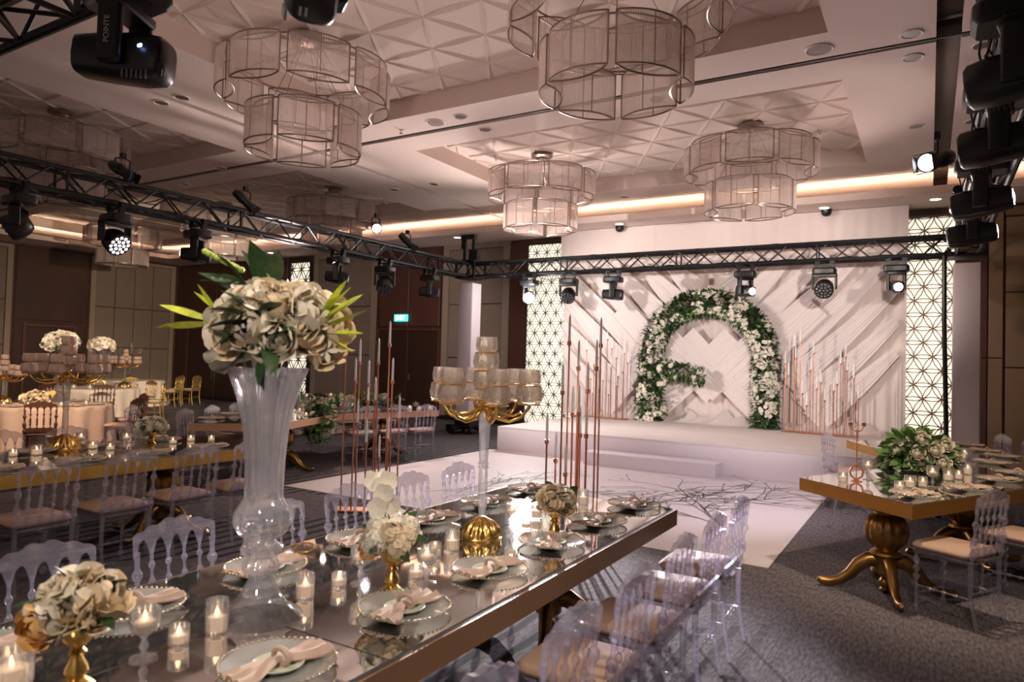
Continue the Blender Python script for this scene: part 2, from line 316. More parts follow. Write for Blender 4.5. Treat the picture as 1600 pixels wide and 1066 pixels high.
# ---- soffit with a light cove along back and left wall
SZ, SY, SX = 4.87, 14.32, -22.55
so = MB().box(XL, XR, SY, YB, SZ, SZ+.05).box(XL, SX, YF, SY, SZ, SZ+.05)
so.box(SX, XR, SY, SY+.03, SZ+.05, SZ+.14).box(SX-.03, SX, YF, SY+.03, SZ+.05, SZ+.14)
struct('trim_soffit', so, white_plaster); soffit = bpy.data.objects['trim_soffit']
lg = MB().box(SX+.05, XR-.1, SY+.10, SY+.14, SZ+.05, SZ+.07).box(SX-.14, SX-.10, YF+.2, SY+.12, SZ+.05, SZ+.07)
tag(ob('cove_light_strip', lg.mesh('cove', led_strip, 0)), 'warm glowing light strip hidden in the ceiling cove along the walls', 'light strip')
# ---- walls
struct('wall_back', MB().box(XL-.2, XR+.2, YB+.0, YB+.2, 0, ZC+.4), wood)
struct('wall_left', MB().box(XL-.2, XL, YF, YB, 0, ZC+.4), wood)
struct('wall_right', MB().box(XR, XR+.2, YF, YB, 0, ZC+.4), panel_tan)
wb, wl = bpy.data.objects['wall_back'], bpy.data.objects['wall_left']
def pbox(w, d, h, r=.008):
    """a wall panel with a chamfered face: x across, -y out, z up, origin bottom left at the wall"""
    m = MB(); ring = lambda e, y: [(e, y, e), (w-e, y, e), (w-e, y, h-e), (e, y, h-e)]
    return m.loft([ring(0, 0), ring(0, -d+r), ring(r, -d)], True, True)
def back_panel(name, x0, x1, z0, z1, d, m, parent=wb):
    return ob(name, pbox(x1-x0, d, z1-z0).mesh(name, m, 0), parent, (x0, YB, z0))
def left_panel(name, y0, y1, z0, z1, d, m, parent=wl):
    return ob(name, pbox(y1-y0, d, z1-z0).mesh(name, m, 0), parent, (XL, y0, z0), (0, 0, PI/2))
G = .012
# back wall from left to right
for x0, x1 in ((XL+.05, -21.7), (-21.7, -19.84), (-19.84, -18.1)):
    back_panel('wood_panel', x0+G, x1-G, 2.52, 4.85, .03, wood)
for x0, x1 in ((XL+.05, -23.3), (-20.0, -18.1)): back_panel('wood_panel', x0+G, x1-G, .1, 2.5, .03, wood)
def door(name, x0, x1, z1, handles):
    d = ob(name, MB().box(x0-.08, x0, -.06, 0, 0, z1+.08).box(x1, x1+.08, -.06, 0, 0, z1+.08).box(x0, x1, -.06, 0, z1, z1+.08).mesh('door_frame', wood_red, 0), None, (0, YB, 0)); d['kind'] = 'structure'
    n = len(handles)
    for i in range(2):
        a = x0+(x1-x0)*i/2; b = x0+(x1-x0)*(i+1)/2
        lf = ob('door_leaf', pbox(b-a-.012, .035, z1-.02).mesh('leaf', door_m, 0), d, (a+.006, 0, .01))
        if n:
            hx = (b-a-.10) if i == 0 else .09
            ob('pull_handle', cached('pull', lambda: MB().tube([(0, 0, 0), (0, -.05, .03), (0, -.05, 1.0), (0, 0, 1.03)], .013, 8).mesh('pull', chrome)), lf, (hx, -.035, .62))
    return d
door('door_1', -23.25, -20.1, 2.5, [1, 1])
door('door_2', -14.05, -11.85, 2.47, [])
ob('push_plate', cached('pp', lambda: MB().box(-.03, .03, -.02, 0, 0, .2).mesh('pp', chrome, 0)), bpy.data.objects['door_2'], (-12.86, -.03, 1.05))
back_panel('wood_panel', -14.05, -12.97, 2.6, 4.85, .03, wood_red); back_panel('wood_panel', -12.93, -11.85, 2.6, 4.85, .03, wood_red)
def fabric_bay(x0, x1, cols, joints, fr, pm, fm, z1=4.72):
    b = MB(); b.box(x0, x0+fr, -.07, 0, .12, z1+fr).box(x1-fr, x1, -.07, 0, .12, z1+fr).box(x0+fr, x1-fr, -.07, 0, z1, z1+fr)
    ob('panel_frame', b.mesh('pframe', fm, 0), wb, (0, YB, 0))
    zs = [.12]+joints+[z1]
    for i in range(cols):
        a = x0+fr+(x1-x0-2*fr)*i/cols; c = x0+fr+(x1-x0-2*fr)*(i+1)/cols
        for k in range(len(zs)-1): back_panel('fabric_panel', a+G, c-G, zs[k]+G, zs[k+1]-G, .045, pm)
fabric_bay(-16.85, -14.2, 2, [1.73, 3.2], .18, panel_fab, frame_fab)
fabric_bay(-11.72, -9.55, 2, [1.73, 3.2], .2, panel_fab, frame_fab)
back_panel('wood_panel', -9.5, -9.02, .1, 4.85, .05, wood_red)
back_panel('wood_panel', -9.0, -7.4, 4.74, 4.86, .04, wood_red)
back_panel('wood_panel', .42, .92, .1, 1.98, .05, wood_red); back_panel('wood_panel', .42, .92, 2.0, 4.85, .05, wood_red)
back_panel('wood_panel', -.45, .42, 4.72, 4.86, .05, wood_red)
for z0, z1 in ((.1, 1.98), (2.0, 4.85)): back_panel('panel_frame', .94, 1.16, z0, z1, .07, panel_tan)
zs = [.1, 1.82, 3.21, 4.62]
for c in range(5):
    for k in range(3): back_panel('fabric_panel', 1.19+c*1.5+G, 1.19+(c+1)*1.5-G, zs[k]+G, zs[k+1]-G, .05, panel_tan)
back_panel('panel_frame', 1.19, 8.7, 4.64, 4.8, .07, panel_tan)
# left wall: wood, door, framed grid of beige panels, wood to the corner
left_panel('wood_panel', 10.3, 12.35, 2.55, 4.8, .03, wood); left_panel('wood_panel', 10.3, 10.55, .1, 2.5, .03, wood); left_panel('wood_panel', 12.1, 12.35, .1, 2.5, .03, wood)
d3 = ob('door_3', MB().box(0, .08, -.06, 0, 0, 2.42).box(1.48, 1.56, -.06, 0, 0, 2.42).box(.08, 1.48, -.06, 0, 2.34, 2.42).mesh('door_frame', wood_red, 0), None, (XL, 10.55, 0), (0, 0, PI/2)); d3['kind'] = 'structure'
for i in range(2): ob('door_leaf', cached('lf3', lambda: pbox(.69, .035, 2.32).mesh('leaf3', door_m, 0)), d3, (.085+i*.70, 0, .01))
def left_bay(y0, y1, cols, z1=4.7, fr=.16):
    b = MB(); b.box(0, fr, -.07, 0, .12, z1+fr).box(y1-y0-fr, y1-y0, -.07, 0, .12, z1+fr).box(fr, y1-y0-fr, -.07, 0, z1, z1+fr)
    ob('panel_frame', b.mesh('pframe', frame_fab, 0), wl, (XL, y0, 0), (0, 0, PI/2))
    z4 = [.12, 1.75, 3.12, z1]
    for i in range(cols):
        a = y0+fr+(y1-y0-2*fr)*i/cols; c = y0+fr+(y1-y0-2*fr)*(i+1)/cols
        for k in range(3): left_panel('fabric_panel', a+G, c-G, z4[k]+G, z4[k+1]-G, .045, panel_fab)
left_bay(12.5, 15.5, 4); left_bay(6.9, 10.2, 4); left_bay(1.2, 4.2, 4)
left_panel('wood_panel', 4.4, 6.8, .1, 4.8, .03, wood)
st = lambda n, mb: struct(n, mb, baseb)
st('baseboard_back', MB().box(XL, XR, YB-.085, YB-.0, 0, .1)); st('baseboard_left', MB().box(XL, XL+.085, YF, YB, 0, .1))
struct('trim_left', MB().box(XL, XL+.09, YF, YB, 4.80, 4.87), mat('trim_dark', (.06, .03, .02), .4))
# ---- backlit lattice panels
def lattice(name, label, x0, x1, z0, z1, pitch, wire, bar_m, ph=0):
    t = thing(name, label, 'lattice panel', (x0, YB, z0)); w, h = x1-x0, z1-z0
    ob('backlit_board', MB().box(0, w, -.03, 0, 0, h).mesh('board', backlit, 0), t)
    fr = MB().box(-.04, 0, -.08, 0, 0, h).box(w, w+.04, -.08, 0, 0, h).box(-.04, w+.04, -.08, 0, h, h+.04)
    ob('lattice_frame', fr.mesh('lframe', bar_m, 0), t)
    rowh = pitch*math.sqrt(3)/2; nr = int(h/rowh)+2; nc = int(w/pitch)+3
    hub = MB().lathe([(0, -.0), (wire*1.7, 0), (wire*1.7, .02), (0, .02)], 8).mesh('hub', bar_m, 0)
    hubs = 0
    for r in range(-1, nr):
        for c in range(-1, nc):
            cx, cz = (c+.5*(r % 2)+ph)*pitch, r*rowh+.06
            if 0 < cx < w and 0 < cz < h: ob('lattice_hub', hub, t, (cx, -.05, cz), (PI/2, 0, 0))
            for k in range(3):
                a = k*PI/3; m = MB(); dx, dz = math.cos(a), math.sin(a)
                for sgn in (-1, 1):
                    pts = []
                    for q, u in ((0, 0), (.26, .115), (.5, .14), (.74, .115), (1, 0)):
                        px = cx+pitch*(q*dx-sgn*u*.9*dz); pz = cz+pitch*(q*dz+sgn*u*.9*dx); pts.append((px, pz))
                    for (ax, az), (bx, bz) in zip(pts, pts[1:]):
                        t0, t1 = 0., 1.
                        for p0, dd, lo, hi in ((ax, bx-ax, 0, w), (az, bz-az, 0, h)):
                            if abs(dd) < 1e-9:
                                if not lo <= p0 <= hi: t1 = -1
                                continue
                            u0, u1 = sorted(((lo-p0)/dd, (hi-p0)/dd)); t0 = max(t0, u0); t1 = min(t1, u1)
                        if t1-t0 > .05:
                            m.tube([(ax+(bx-ax)*t0, -.045, az+(bz-az)*t0), (ax+(bx-ax)*t1, -.045, az+(bz-az)*t1)], wire, 4, False)
                if m.v: ob('lattice_petal', m.mesh('petal', bar_m, 0), t)
    return t
lattice('lattice_panel', 'tall backlit floral lattice wall panel to the right of the white drape', -.42, .40, .02, 4.70, .315, .0115, lattice_m)
lattice('lattice_panel', 'tall backlit floral lattice wall panel between grey wall panels and drape', -8.98, -7.6, .02, 4.70, .30, .0085, lattice_k, .3)
lattice('lattice_panel', 'narrow backlit floral lattice panel among the far dark wood wall panels', -17.92, -17.03, .02, 4.66, .42, .014, lattice_k, .15)
# ---- exit sign
ex = thing('exit_sign', 'small glowing green exit sign above the far double door', 'sign', (-13.42, YB-.06, 2.74))
ob('sign_case', MB().box(0, .46, -.05, .03, 0, .20).mesh('case', exit_m, 0), ex)
def text(body, name, m, parent, loc, rot, size, align='CENTER'):
    c = bpy.data.curves.new(name, 'FONT'); c.body = body; c.size = size; c.extrude = .001; c.align_x = align; c.align_y = 'CENTER'; c.materials.append(m)
    o = bpy.data.objects.new(name, c); me = bpy.data.meshes.new_from_object(o); bpy.data.objects.remove(o); return ob(name, me, parent, loc, rot)
text('EXIT', 'sign_lettering', exit_w, ex, (.23, -.053, .1), (PI/2, 0, 0), .17)
# ---- ceiling fixtures
ring_me = MB().lathe([(.06, .0), (.085, 0), (.10, -.012), (.105, -.012), (.11, 0), (.11, .01)], 24).mesh('ring', ring_m)
def downlight(p, lit, label, group=None):
    t = thing('downlight', label, 'downlight', p, 0, group)
    ob('trim_ring', ring_me, t); ob('lamp_face', cached(('lf', lit), lambda: MB().lathe([(0, -.004), (.087, -.004)], 20).mesh('face', down_on if lit else down_off, 0)), t)
for i, (x, y) in enumerate(((-.19, 8.29), (-.19, 8.93), (-.19, 11.5), (-.2, 13.85))):
    downlight((x, y, ZC-.003), False, 'unlit pale ringed downlight left of the brown ceiling recess, %s from camera' % nth(i, 'nearest'))
for i, (x, y) in enumerate(((.45, 8.25), (.47, 8.92), (.5, 11.6), (.5, 13.7))):
    downlight((x, y, ZC-.003), False, 'unlit downlight right of the brown ceiling recess, %s from camera' % nth(i, 'nearest'))
WD = ['left of the nearest round speaker', 'right of the middle ceiling slot, below the speaker', 'left pair before the upper left chandelier', 'right pair before the upper left chandelier', 'at the far left coffer corner', 'beyond the far left coffer corner', 'right of the slot crossing', 'before the top centre chandelier', 'left of the second slot, by the rear chandeliers', 'right of the second slot, by the rear chandeliers', 'far left beside the cross slot', 'far left near the back cove', 'near the back cove, left of the drape', 'near the back cove, above the drape centre']
for i, (x, y) in enumerate(((-5.92, 8.2), (-5.91, 8.84), (-9.46, 5.8), (-9.0, 5.81), (-13.77, 7.88), (-11.73, 8.44), (-8.86, 8.94), (-3.16, 8.85), (-9.75, 11.2), (-8.7, 11.2), (-13.6, 8.95), (-14.1, 13.7), (-5.6, 13.8), (-3.2, 13.8))):
    downlight((x, y, ZC-.003), False, 'unlit recessed ceiling downlight '+WD[i], 'unlit ceiling downlights')
for i, (x, y) in enumerate(((-8.34, 14.7), (-6.07, 14.68), (-3.91, 14.62), (-1.8, 14.75), (.07, 14.79), (-10.6, 14.7), (-13.0, 14.7), (-15.4, 14.7), (-17.8, 14.7))):
    downlight((x, y, SZ-.003), True, 'lit round downlight in the soffit before the back wall, %s from right' % nth([4, 3, 2, 1, 0, 5, 6, 7, 8][i], 'first'))
for i, (x, y) in enumerate(((-1.08, 8.24), (-6.41, 8.24))):
    t = thing('ceiling_speaker', 'round flush ceiling speaker with beige grille near the ' + ('brown recess' if i == 0 else 'crossing of ceiling slots'), 'speaker', (x, y, ZC-.003))
    ob('speaker_rim', cached('sprim', lambda: MB().lathe([(.125, 0), (.14, -.012), (.155, 0)], 28).mesh('sprim', ring_m)), t); ob('speaker_grille', cached('spg', lambda: MB().lathe([(0, -.008), (.127, -.004)], 28).mesh('spg', grille)), t)
for i, x in enumerate((-6.17, -1.78)):
    t = thing('dome_camera', 'black dome camera under the soffit above the drape, %s one' % ('left' if i == 0 else 'right'), 'camera', (x, 14.95, SZ-.001))
    ob('camera_mount', cached('dmm', lambda: MB().lathe([(.0, 0), (.1, 0), (.1, -.05), (0, -.05)], 16).mesh('dmm', black_plastic)), t); ob('camera_dome', cached('dmd', lambda: MB().lathe([(.095, -.05), (.09, -.09), (.06, -.125), (0, -.14)], 16).mesh('dmd', black_plastic, 80)), t)
for i, (x, y) in enumerate(((-7.1, 8.27), (.33, 7.4), (-1.55, 12.0))):
    t = thing('sprinkler_head', 'small sprinkler head hanging from the ceiling, ' + ('left of the round speaker' if i == 0 else 'right of the brown recess' if i == 1 else 'by the right rear chandelier'), 'sprinkler', (x, y, ZC if i < 2 else ZC+.26))
    ob('sprinkler_body', cached('spr', lambda: MB().lathe([(0, 0), (.03, 0), (.03, -.01), (.012, -.012), (.010, -.05), (.03, -.055), (.03, -.06), (0, -.06)], 10).mesh('spr', chrome)), t)
# ================================================================ stage, dance floor, drape
st_ = MB().box(-6.95, -.62, 11.12, 15.25, 0, .43)
sg = ob('stage', st_.mesh('stage', stage_m, 0)); tag(sg, 'low white stage platform with fabric covered front before the drape', 'stage')
ob('stage_carpet', MB().box(-6.95, -.62, 11.11, 15.25, .43, .45).mesh('stc', stage_top, 0), sg)
sp = MB().rbox(-4.95, -2.75, 10.62, 11.10, 0, .21, .02)
tag(ob('stage_step', sp.mesh('step', stage_m, 30)), 'white step standing in front of the stage', 'step')
df = ob('dance_floor', MB().box(-7.1, -1.15, 6.22, 11.12, 0, .006).mesh('df', vinyl, 0)); tag(df, 'glossy white vinyl dance floor with grey branch print before the stage', 'dance floor')
def branch_print(ox, oy, ang, n, seed):
    r = random.Random(seed); m = MB()
    def ribbon(pts, w):
        vs = []
        for i, p in enumerate(pts):
            q = pts[min(i+1, len(pts)-1)]; o = pts[max(i-1, 0)]; d = V((q[0]-o[0], q[1]-o[1], 0)).normalized(); nrm = V((-d.y, d.x, 0)); ww = w*(1-.6*i/len(pts))
            vs += [(p[0]+nrm.x*ww, p[1]+nrm.y*ww, 0), (p[0]-nrm.x*ww, p[1]-nrm.y*ww, 0)]
        m.add(vs, [(2*i, 2*i+1, 2*i+3, 2*i+2) for i in range(len(pts)-1)])
    def leafp(p, a, L):
        d = V((math.cos(a), math.sin(a), 0)); nn = V((-d.y, d.x, 0))*L*.22; p = V((p[0], p[1], 0))
        m.add([p, p+d*L*.5+nn, p+d*L, p+d*L*.5-nn], [(0, 3, 2, 1)])
    def grow(p, a, L, depth):
        pts = [p]; aa = a
        for k in range(8):
            aa += r.uniform(-.12, .12); p = (p[0]+math.cos(aa)*L/8, p[1]+math.sin(aa)*L/8); pts.append(p)
            if depth < 2 and r.random() < .5: grow(p, aa+r.choice((-1, 1))*r.uniform(.3, .8), L*r.uniform(.35, .55), depth+1)
        ribbon(pts, .014 if depth == 0 else .009)
        if r.random() < .35: leafp(p, aa, r.uniform(.08, .16))
    for i in range(n): grow((ox+r.uniform(-.3, .3), oy+r.uniform(-.3, .3)), ang+r.uniform(-.6, .6), r.uniform(1.2, 2.2), 0)
    return m
for i, (ox, oy, a, n, sd) in enumerate(((-5.3, 7.0, 1.2, 4, 3), (-2.9, 8.2, .9, 4, 5), (-1.9, 7.6, 2.6, 3, 8))):
    o = ob('branch_print', branch_print(ox, oy, a, n, sd).mesh('branch', print_m, 0), df, (0, 0, .0075+.0002*i)); o['label'] = 'grey printed branch spray'
# ---- drape: hanging folds, diagonal pleated swags
def folds(x0, x1, z0, z1, n, amp, seed, y=0, nz=10):
    r = random.Random(seed); ph = [r.uniform(0, 6) for _ in range(6)]; vs, fs = [], []
    for j in range(nz+1):
        z = z0+(z1-z0)*j/nz
        for i in range(n+1):
            x = x0+(x1-x0)*i/n
            a = .5*math.sin(x*17+ph[0]+.5*math.sin(x*2.3+ph[1]))+.35*math.sin(x*29+ph[2])+.4*math.sin(x*6.1+ph[3]+.25*z)
            vs.append((x, y+amp*a*(1-.4*j/nz), z))
    for j in range(nz):
        for i in range(n): k = j*(n+1)+i; fs.append((k, k+1, k+n+2, k+n+1))
    return MB().add(vs, fs)
dr = ob('stage_drape', folds(-7.72, -.38, .45, 4.87, 420, .035, 2).mesh('drape', drape_m, 60), None, (0, 15.28, 0)); tag(dr, 'pale draped curtain wall with crossed pleats behind the stage', 'drape')
ob('drape_valance', folds(-7.74, -.36, 3.98, 4.86, 300, .014, 5).mesh('val', drape_m, 60), dr, (0, -.20, 0))
def swag(p0, ang, L, wd, npl, y, seed):
    """strip of cloth laid at an angle, pleated along its length; p0 = middle of its lower end (x, z)"""
    r = random.Random(seed); d = V((math.cos(ang), math.sin(ang))); nn = V((-d.y, d.x)); vs, fs = [], []; nu, nv = npl*5, 14
    sag = r.uniform(.02, .06)
    for j in range(nv+1):
        t = j/nv
        for i in range(nu+1):
            u = i/nu; o = (u-.5)*wd*(1-.62*t**1.5 if seed < 40 else 1); s = t*L
            x = p0[0]+d.x*s+nn.x*o; z = p0[1]+d.y*s+nn.y*o-sag*math.sin(PI*t)
            ww = ((u*npl) % 1); dep = .016*math.sin(PI*ww)**.6*(.6+.4*math.sin(seed+int(u*npl)*1.7))
            vs.append((x, y-dep-.006*(1-abs(2*u-1)), z))
    for j in range(nv):
        for i in range(nu): k = j*(nu+1)+i; fs.append((k, k+1, k+nu+2, k+nu+1))
    return MB().add(vs, fs)
k = 0
for s in (1, -1):
    for i in range(8):                                # outer fan, from the arch up and out
        px = -4.1+s*(.30+.26*i); pz = max(.62, 3.35-.40*i)
        L = min((4.08-pz)/.707, (3.55-abs(px+4.1))/.707)
        ob('pleated_swag', swag((px, pz), PI/4 if s > 0 else 3*PI/4, L, .50, 7, 15.15-.005*i, k).mesh('swag', swag_m, 60), dr, (0, -15.28, 0)); k += 1
for i in range(6):                                    # woven strips inside the arch
    s = 1 if i % 2 == 0 else -1
    p = ((-5.15+.42*i, .78+.30*(i//2)) if s > 0 else (-3.05-.38*(i-1), .80+.32*(i//2)))
    ob('pleated_swag', swag(p, PI/4 if s > 0 else 3*PI/4, 2.2, .5, 7, 15.06-.010*i, 40+i).mesh('swag', swag_m, 60), dr, (0, -15.28, 0))
def heap(x0, x1, seed):
    r = random.Random(seed); vs, fs = [], []; n, mm = 40, 8
    for j in range(mm+1):
        for i in range(n+1):
            u = i/n; v = j/mm; x = x0+(x1-x0)*u
            hgt = (.10+.16*abs(math.sin(u*7+seed))*abs(math.sin(u*3.1+seed)))
            vs.append((x, 15.2-.42*v-.05*math.sin(u*13)*v, .452+hgt*(1-v)**1.3*(1+.3*math.sin(u*31+v*4))))
    for j in range(mm):
        for i in range(n): q = j*(n+1)+i; fs.append((q, q+n+1, q+n+2, q+1))
    return MB().add(vs, fs)
ob('drape_hem', heap(-5.0, -3.1, 3).mesh('hem', swag_m, 60), dr, (0, -15.28, 0)); ob('drape_hem', heap(-2.5, -.75, 6).mesh('hem', drape_m, 60), dr, (0, -15.28, 0)); ob('drape_hem', heap(-7.2, -5.6, 8).mesh('hem', drape_m, 60), dr, (0, -15.28, 0))
# ================================================================ flowers
def leaf_mb(L, wd, fold=.25, bend=.2, n=4):
    vs, fs = [], []
    for i in range(n+1):
        t = i/n; hw = wd*math.sin(PI*min(1, t*.92+.06))**.8 if i < n else 0.0; z = bend*L*t*t*-1
        vs += [(t*L, -hw, z+hw*fold), (t*L, 0, z), (t*L, hw, z+hw*fold)]
    for i in range(n):
        a = 3*i; fs += [(a, a+3, a+4, a+1), (a+1, a+4, a+5, a+2)]
    return MB().add(vs, fs)
def rose_mb(seed, R=1.0):
    """cupped rose: shells of rounded petals, tight in the heart and flaring at the rim"""
    r = random.Random(seed); m = MB()
    for n, rad, tip, flare, wid in ((5, 1.0, 1.22, .20, .80), (5, .84, .95, .12, .82), (4, .66, .70, .08, .95), (4, .48, .50, .05, 1.0), (3, .30, .30, .02, 1.2)):
        off = r.uniform(0, 6)
        for k in range(n):
            ph0 = off+2*PI*k/n; vs, fs = [], []; nu, nv = 6, 5; rr = rad*R*r.uniform(.95, 1.06); tp = tip*r.uniform(.9, 1.1)
            for j in range(nv+1):
                for i in range(nu+1):
                    u = 2*i/nu-1; v = j/nv; th = 2.5+(tp+.34*u*u*u*u-2.5)*v; f = rr*(1+flare*v**4-.05*(1-u*u)*(k % 2)+.03*u)
                    ph = ph0+u*wid*(.55+.45*math.sin(PI*min(1, .25+.75*v)))
                    vs.append((f*math.sin(th)*math.cos(ph), f*math.sin(th)*math.sin(ph), f*math.cos(th)*.85))
            for j in range(nv):
                for i in range(nu): q = j*(nu+1)+i; fs.append((q, q+1, q+nu+2, q+nu+1))
            m.add(vs, fs)
    return m
def floret_mb(n=5, R=1.0, m=None, mw=None, wd=.42, lift=.25):
    m = m or MB()
    for k in range(n):
        a = 2*PI*k/n; c, s = math.cos(a), math.sin(a)
        P_ = [(0, 0, 0), (.45*R, -wd*R, lift*R*.5), (.8*R, -wd*R*.8, lift*R), (R, 0, lift*R*.8), (.8*R, wd*R*.8, lift*R), (.45*R, wd*R, lift*R*.5), (.5*R, 0, lift*R*.35)]
        vs = [V((x*c-y*s, x*s+y*c, z)) for x, y, z in P_]
        if mw: vs = [mw @ v for v in vs]
        m.add(vs, [(0, 1, 6), (1, 2, 6), (2, 3, 6), (3, 4, 6), (4, 5, 6), (5, 0, 6)])
    return m
def fib(n, zmin=-.2, seed=0):
    r = random.Random(seed); out = []
    for i in range(n):
        z = 1-(1-zmin)*(i+.5)/n; a = i*2.39996+seed; q = math.sqrt(max(0, 1-z*z)); out.append(V((q*math.cos(a)+r.uniform(-.1, .1), q*math.sin(a)+r.uniform(-.1, .1), z)))
    return out
def hydrangea_mb(seed, R=1.0, n=46):
    m = MB(); r = random.Random(seed)
    for d in fib(n, -.5, seed):
        mw = M.Translation(d*R*.82) @ rot_to(d, r.uniform(0, 6)) @ M.Scale(R*.36, 4); floret_mb(4, 1, m, mw, .55, .1)
    return m
ROSES = [rose_mb(i).mesh('rose', petal_w, 70) for i in range(3)]; ROSES_C = [rose_mb(i+5).mesh('rose_cream', petal_c, 70) for i in range(2)]
ROSE_P = rose_mb(11).mesh('rose_peach', petal_o, 70); HYD = [hydrangea_mb(i).mesh('hydrangea', petal_w, 50) for i in range(2)]; HYD_C = hydrangea_mb(4).mesh('hydrangea_cream', petal_c, 50)
ORCH = floret_mb(5, 1, None, None, .5, .15).mesh('orchid', petal_w, 60); STAR = floret_mb(5, 1, None, None, .2, .1).mesh('star', petal_w, 60)
LEAF_D = leaf_mb(1, .24, .3, .25).mesh('leaf_dark', leaf_d, 60); LEAF_G = leaf_mb(1, .25, .3, .2).mesh('leaf_green', leaf_g, 60); LEAF_Y = leaf_mb(1, .13, .6, -.2, 5).mesh('leaf_yellow', petal_y, 60)
def bouquet(label, cat, c, rx, rz, n, size, blooms, nleaf, leaf, lsize, seed, group=None, zmin=-.35, name='bouquet'):
    """half ball of blooms round an Empty; each bloom and each leaf is its own part"""
    r = random.Random(seed); t = thing(name, label, cat, c, 0, group)
    ob('floral_foam', cached(('foam', round(rx, 2), round(rz, 2)), lambda: MB().lathe([(0, -rz*.3), (rx*.45, -rz*.25), (rx*.55, 0), (rx*.4, rz*.35), (0, rz*.5)], 12).mesh('foam', leaf_d)), t)
    for i, d in enumerate(fib(n, zmin, seed)):
        nm, me = r.choice(blooms); s = size*r.uniform(.85, 1.15); p = V((d.x*rx*.74, d.y*rx*.74, d.z*rz*.74))
        obm(nm, me, t, M.Translation(p) @ rot_to(d+V((0, 0, .15)), r.uniform(0, 6)) @ M.Scale(s, 4))
    for i, d in enumerate(fib(nleaf, zmin-.15, seed+1) if nleaf else []):
        p = V((d.x*rx*.7, d.y*rx*.7, d.z*rz*.7)); q = V((d.x, d.y, d.z*.6+r.uniform(-.3, .5))).normalized()
        obm('leaf', leaf, t, M.Translation(p) @ q.to_track_quat('X', 'Z').to_matrix().to_4x4() @ M.Rotation(r.uniform(-1, 1), 4, 'X') @ M.Scale(lsize*r.uniform(.8, 1.3), 4))
    return t
# ---- flower arch
def arch():
    r = random.Random(21); t = thing('flower_arch', 'large arch of green leaves and white blossoms standing on the stage', 'flower arch', (-4.1, 14.85, .45))
    zs, R = 1.36, 1.24
    def path(s):                       # s 0..1 from left foot over the top to right foot
        a = zs; b = PI*R; L = 2*a+b; q = s*L
        if q < a: return V((-R, 0, q)), V((-1, 0, 0))
        if q < a+b: th = PI-(q-a)/R; return V((R*math.cos(th), 0, zs+R*math.sin(th))), V((math.cos(th), 0, math.sin(th)))
        return V((R, 0, a-(q-a-b))), V((1, 0, 0))
    fr = MB().tube([path(i/40)[0] for i in range(41)], .05, 6); ob('arch_frame', fr.mesh('archf', stem_m), t)
    ob('arch_base', MB().box(-R-.28, -R+.28, -.2, .2, 0, .03).box(R-.28, R+.28, -.2, .2, 0, .03).mesh('archb', leaf_d, 0), t)
    lv = [MB(), MB()]; fl_ = MB()
    lf = leaf_mb(1, .3, .3, .2, 2)
    def put(m, src, mw): m.add([mw @ V(v) for v in src.v], src.f)
    def scatter(fn, nl, nf, rad, clumps):
        for i in range(nl):
            p, o = fn(r.random()); th = r.uniform(0, 2*PI); q = (o*math.cos(th)+V((0, -1, 0))*math.sin(th)).normalized()
            pp = p+q*rad*r.uniform(.55, 1.05); dd = (q+V((r.uniform(-.7, .7), r.uniform(-.7, .3), r.uniform(-.7, .7)))).normalized()
            put(lv[0 if r.random() < .6 else 1], lf, M.Translation(pp) @ dd.to_track_quat('X', 'Z').to_matrix().to_4x4() @ M.Scale(r.uniform(.08, .15), 4))
        for c in range(clumps):
            s = r.random(); th = -r.uniform(.1, PI-.1)
            for i in range(nf):
                p, o = fn(min(1, max(0, s+r.uniform(-.022, .022)))); t2 = th+r.uniform(-.5, .5)
                q = (o*math.cos(t2)+V((0, 1, 0))*math.sin(t2)).normalized(); pp = p+q*rad*r.uniform(.95, 1.2)
                floret_mb(5, 1, fl_, M.Translation(pp) @ rot_to(q+V((r.uniform(-.4, .4), -.4, r.uniform(-.4, .4)))) @ M.Scale(r.uniform(.036, .056), 4), .42, .2)
    scatter(path, 5200, 22, .235, 46)
    arm = lambda s: (V((-R+.1+1.15*s, -.22, 1.12+.12*s-.25*s*s)), V((0, 0, 1)))
    scatter(arm, 420, 16, .15, 9)
    drop = lambda s: (V((-R+.3+.06*math.sin(9*s), -.26, 1.1-.95*s)), V((1, 0, 0)))
    scatter(drop, 160, 14, .12, 9)
    for m, mm in zip(lv, (leaf_d, leaf_g)): tag(ob('leaf_foliage', m.mesh('archleaf', mm, 60), t), kind='stuff')
    tag(ob('white_blossoms', fl_.mesh('archflower', petal_w, 60), t), kind='stuff')
    for i in range(28):
        p, o = path(r.random()); th = -r.uniform(.3, 2.8); q = (o*math.cos(th)+V((0, 1, 0))*math.sin(th)).normalized()
        obm('rose_bloom', r.choice(ROSES), t, M.Translation(p+q*.24) @ rot_to(q, r.uniform(0, 6)) @ M.Scale(.075, 4))
arch()
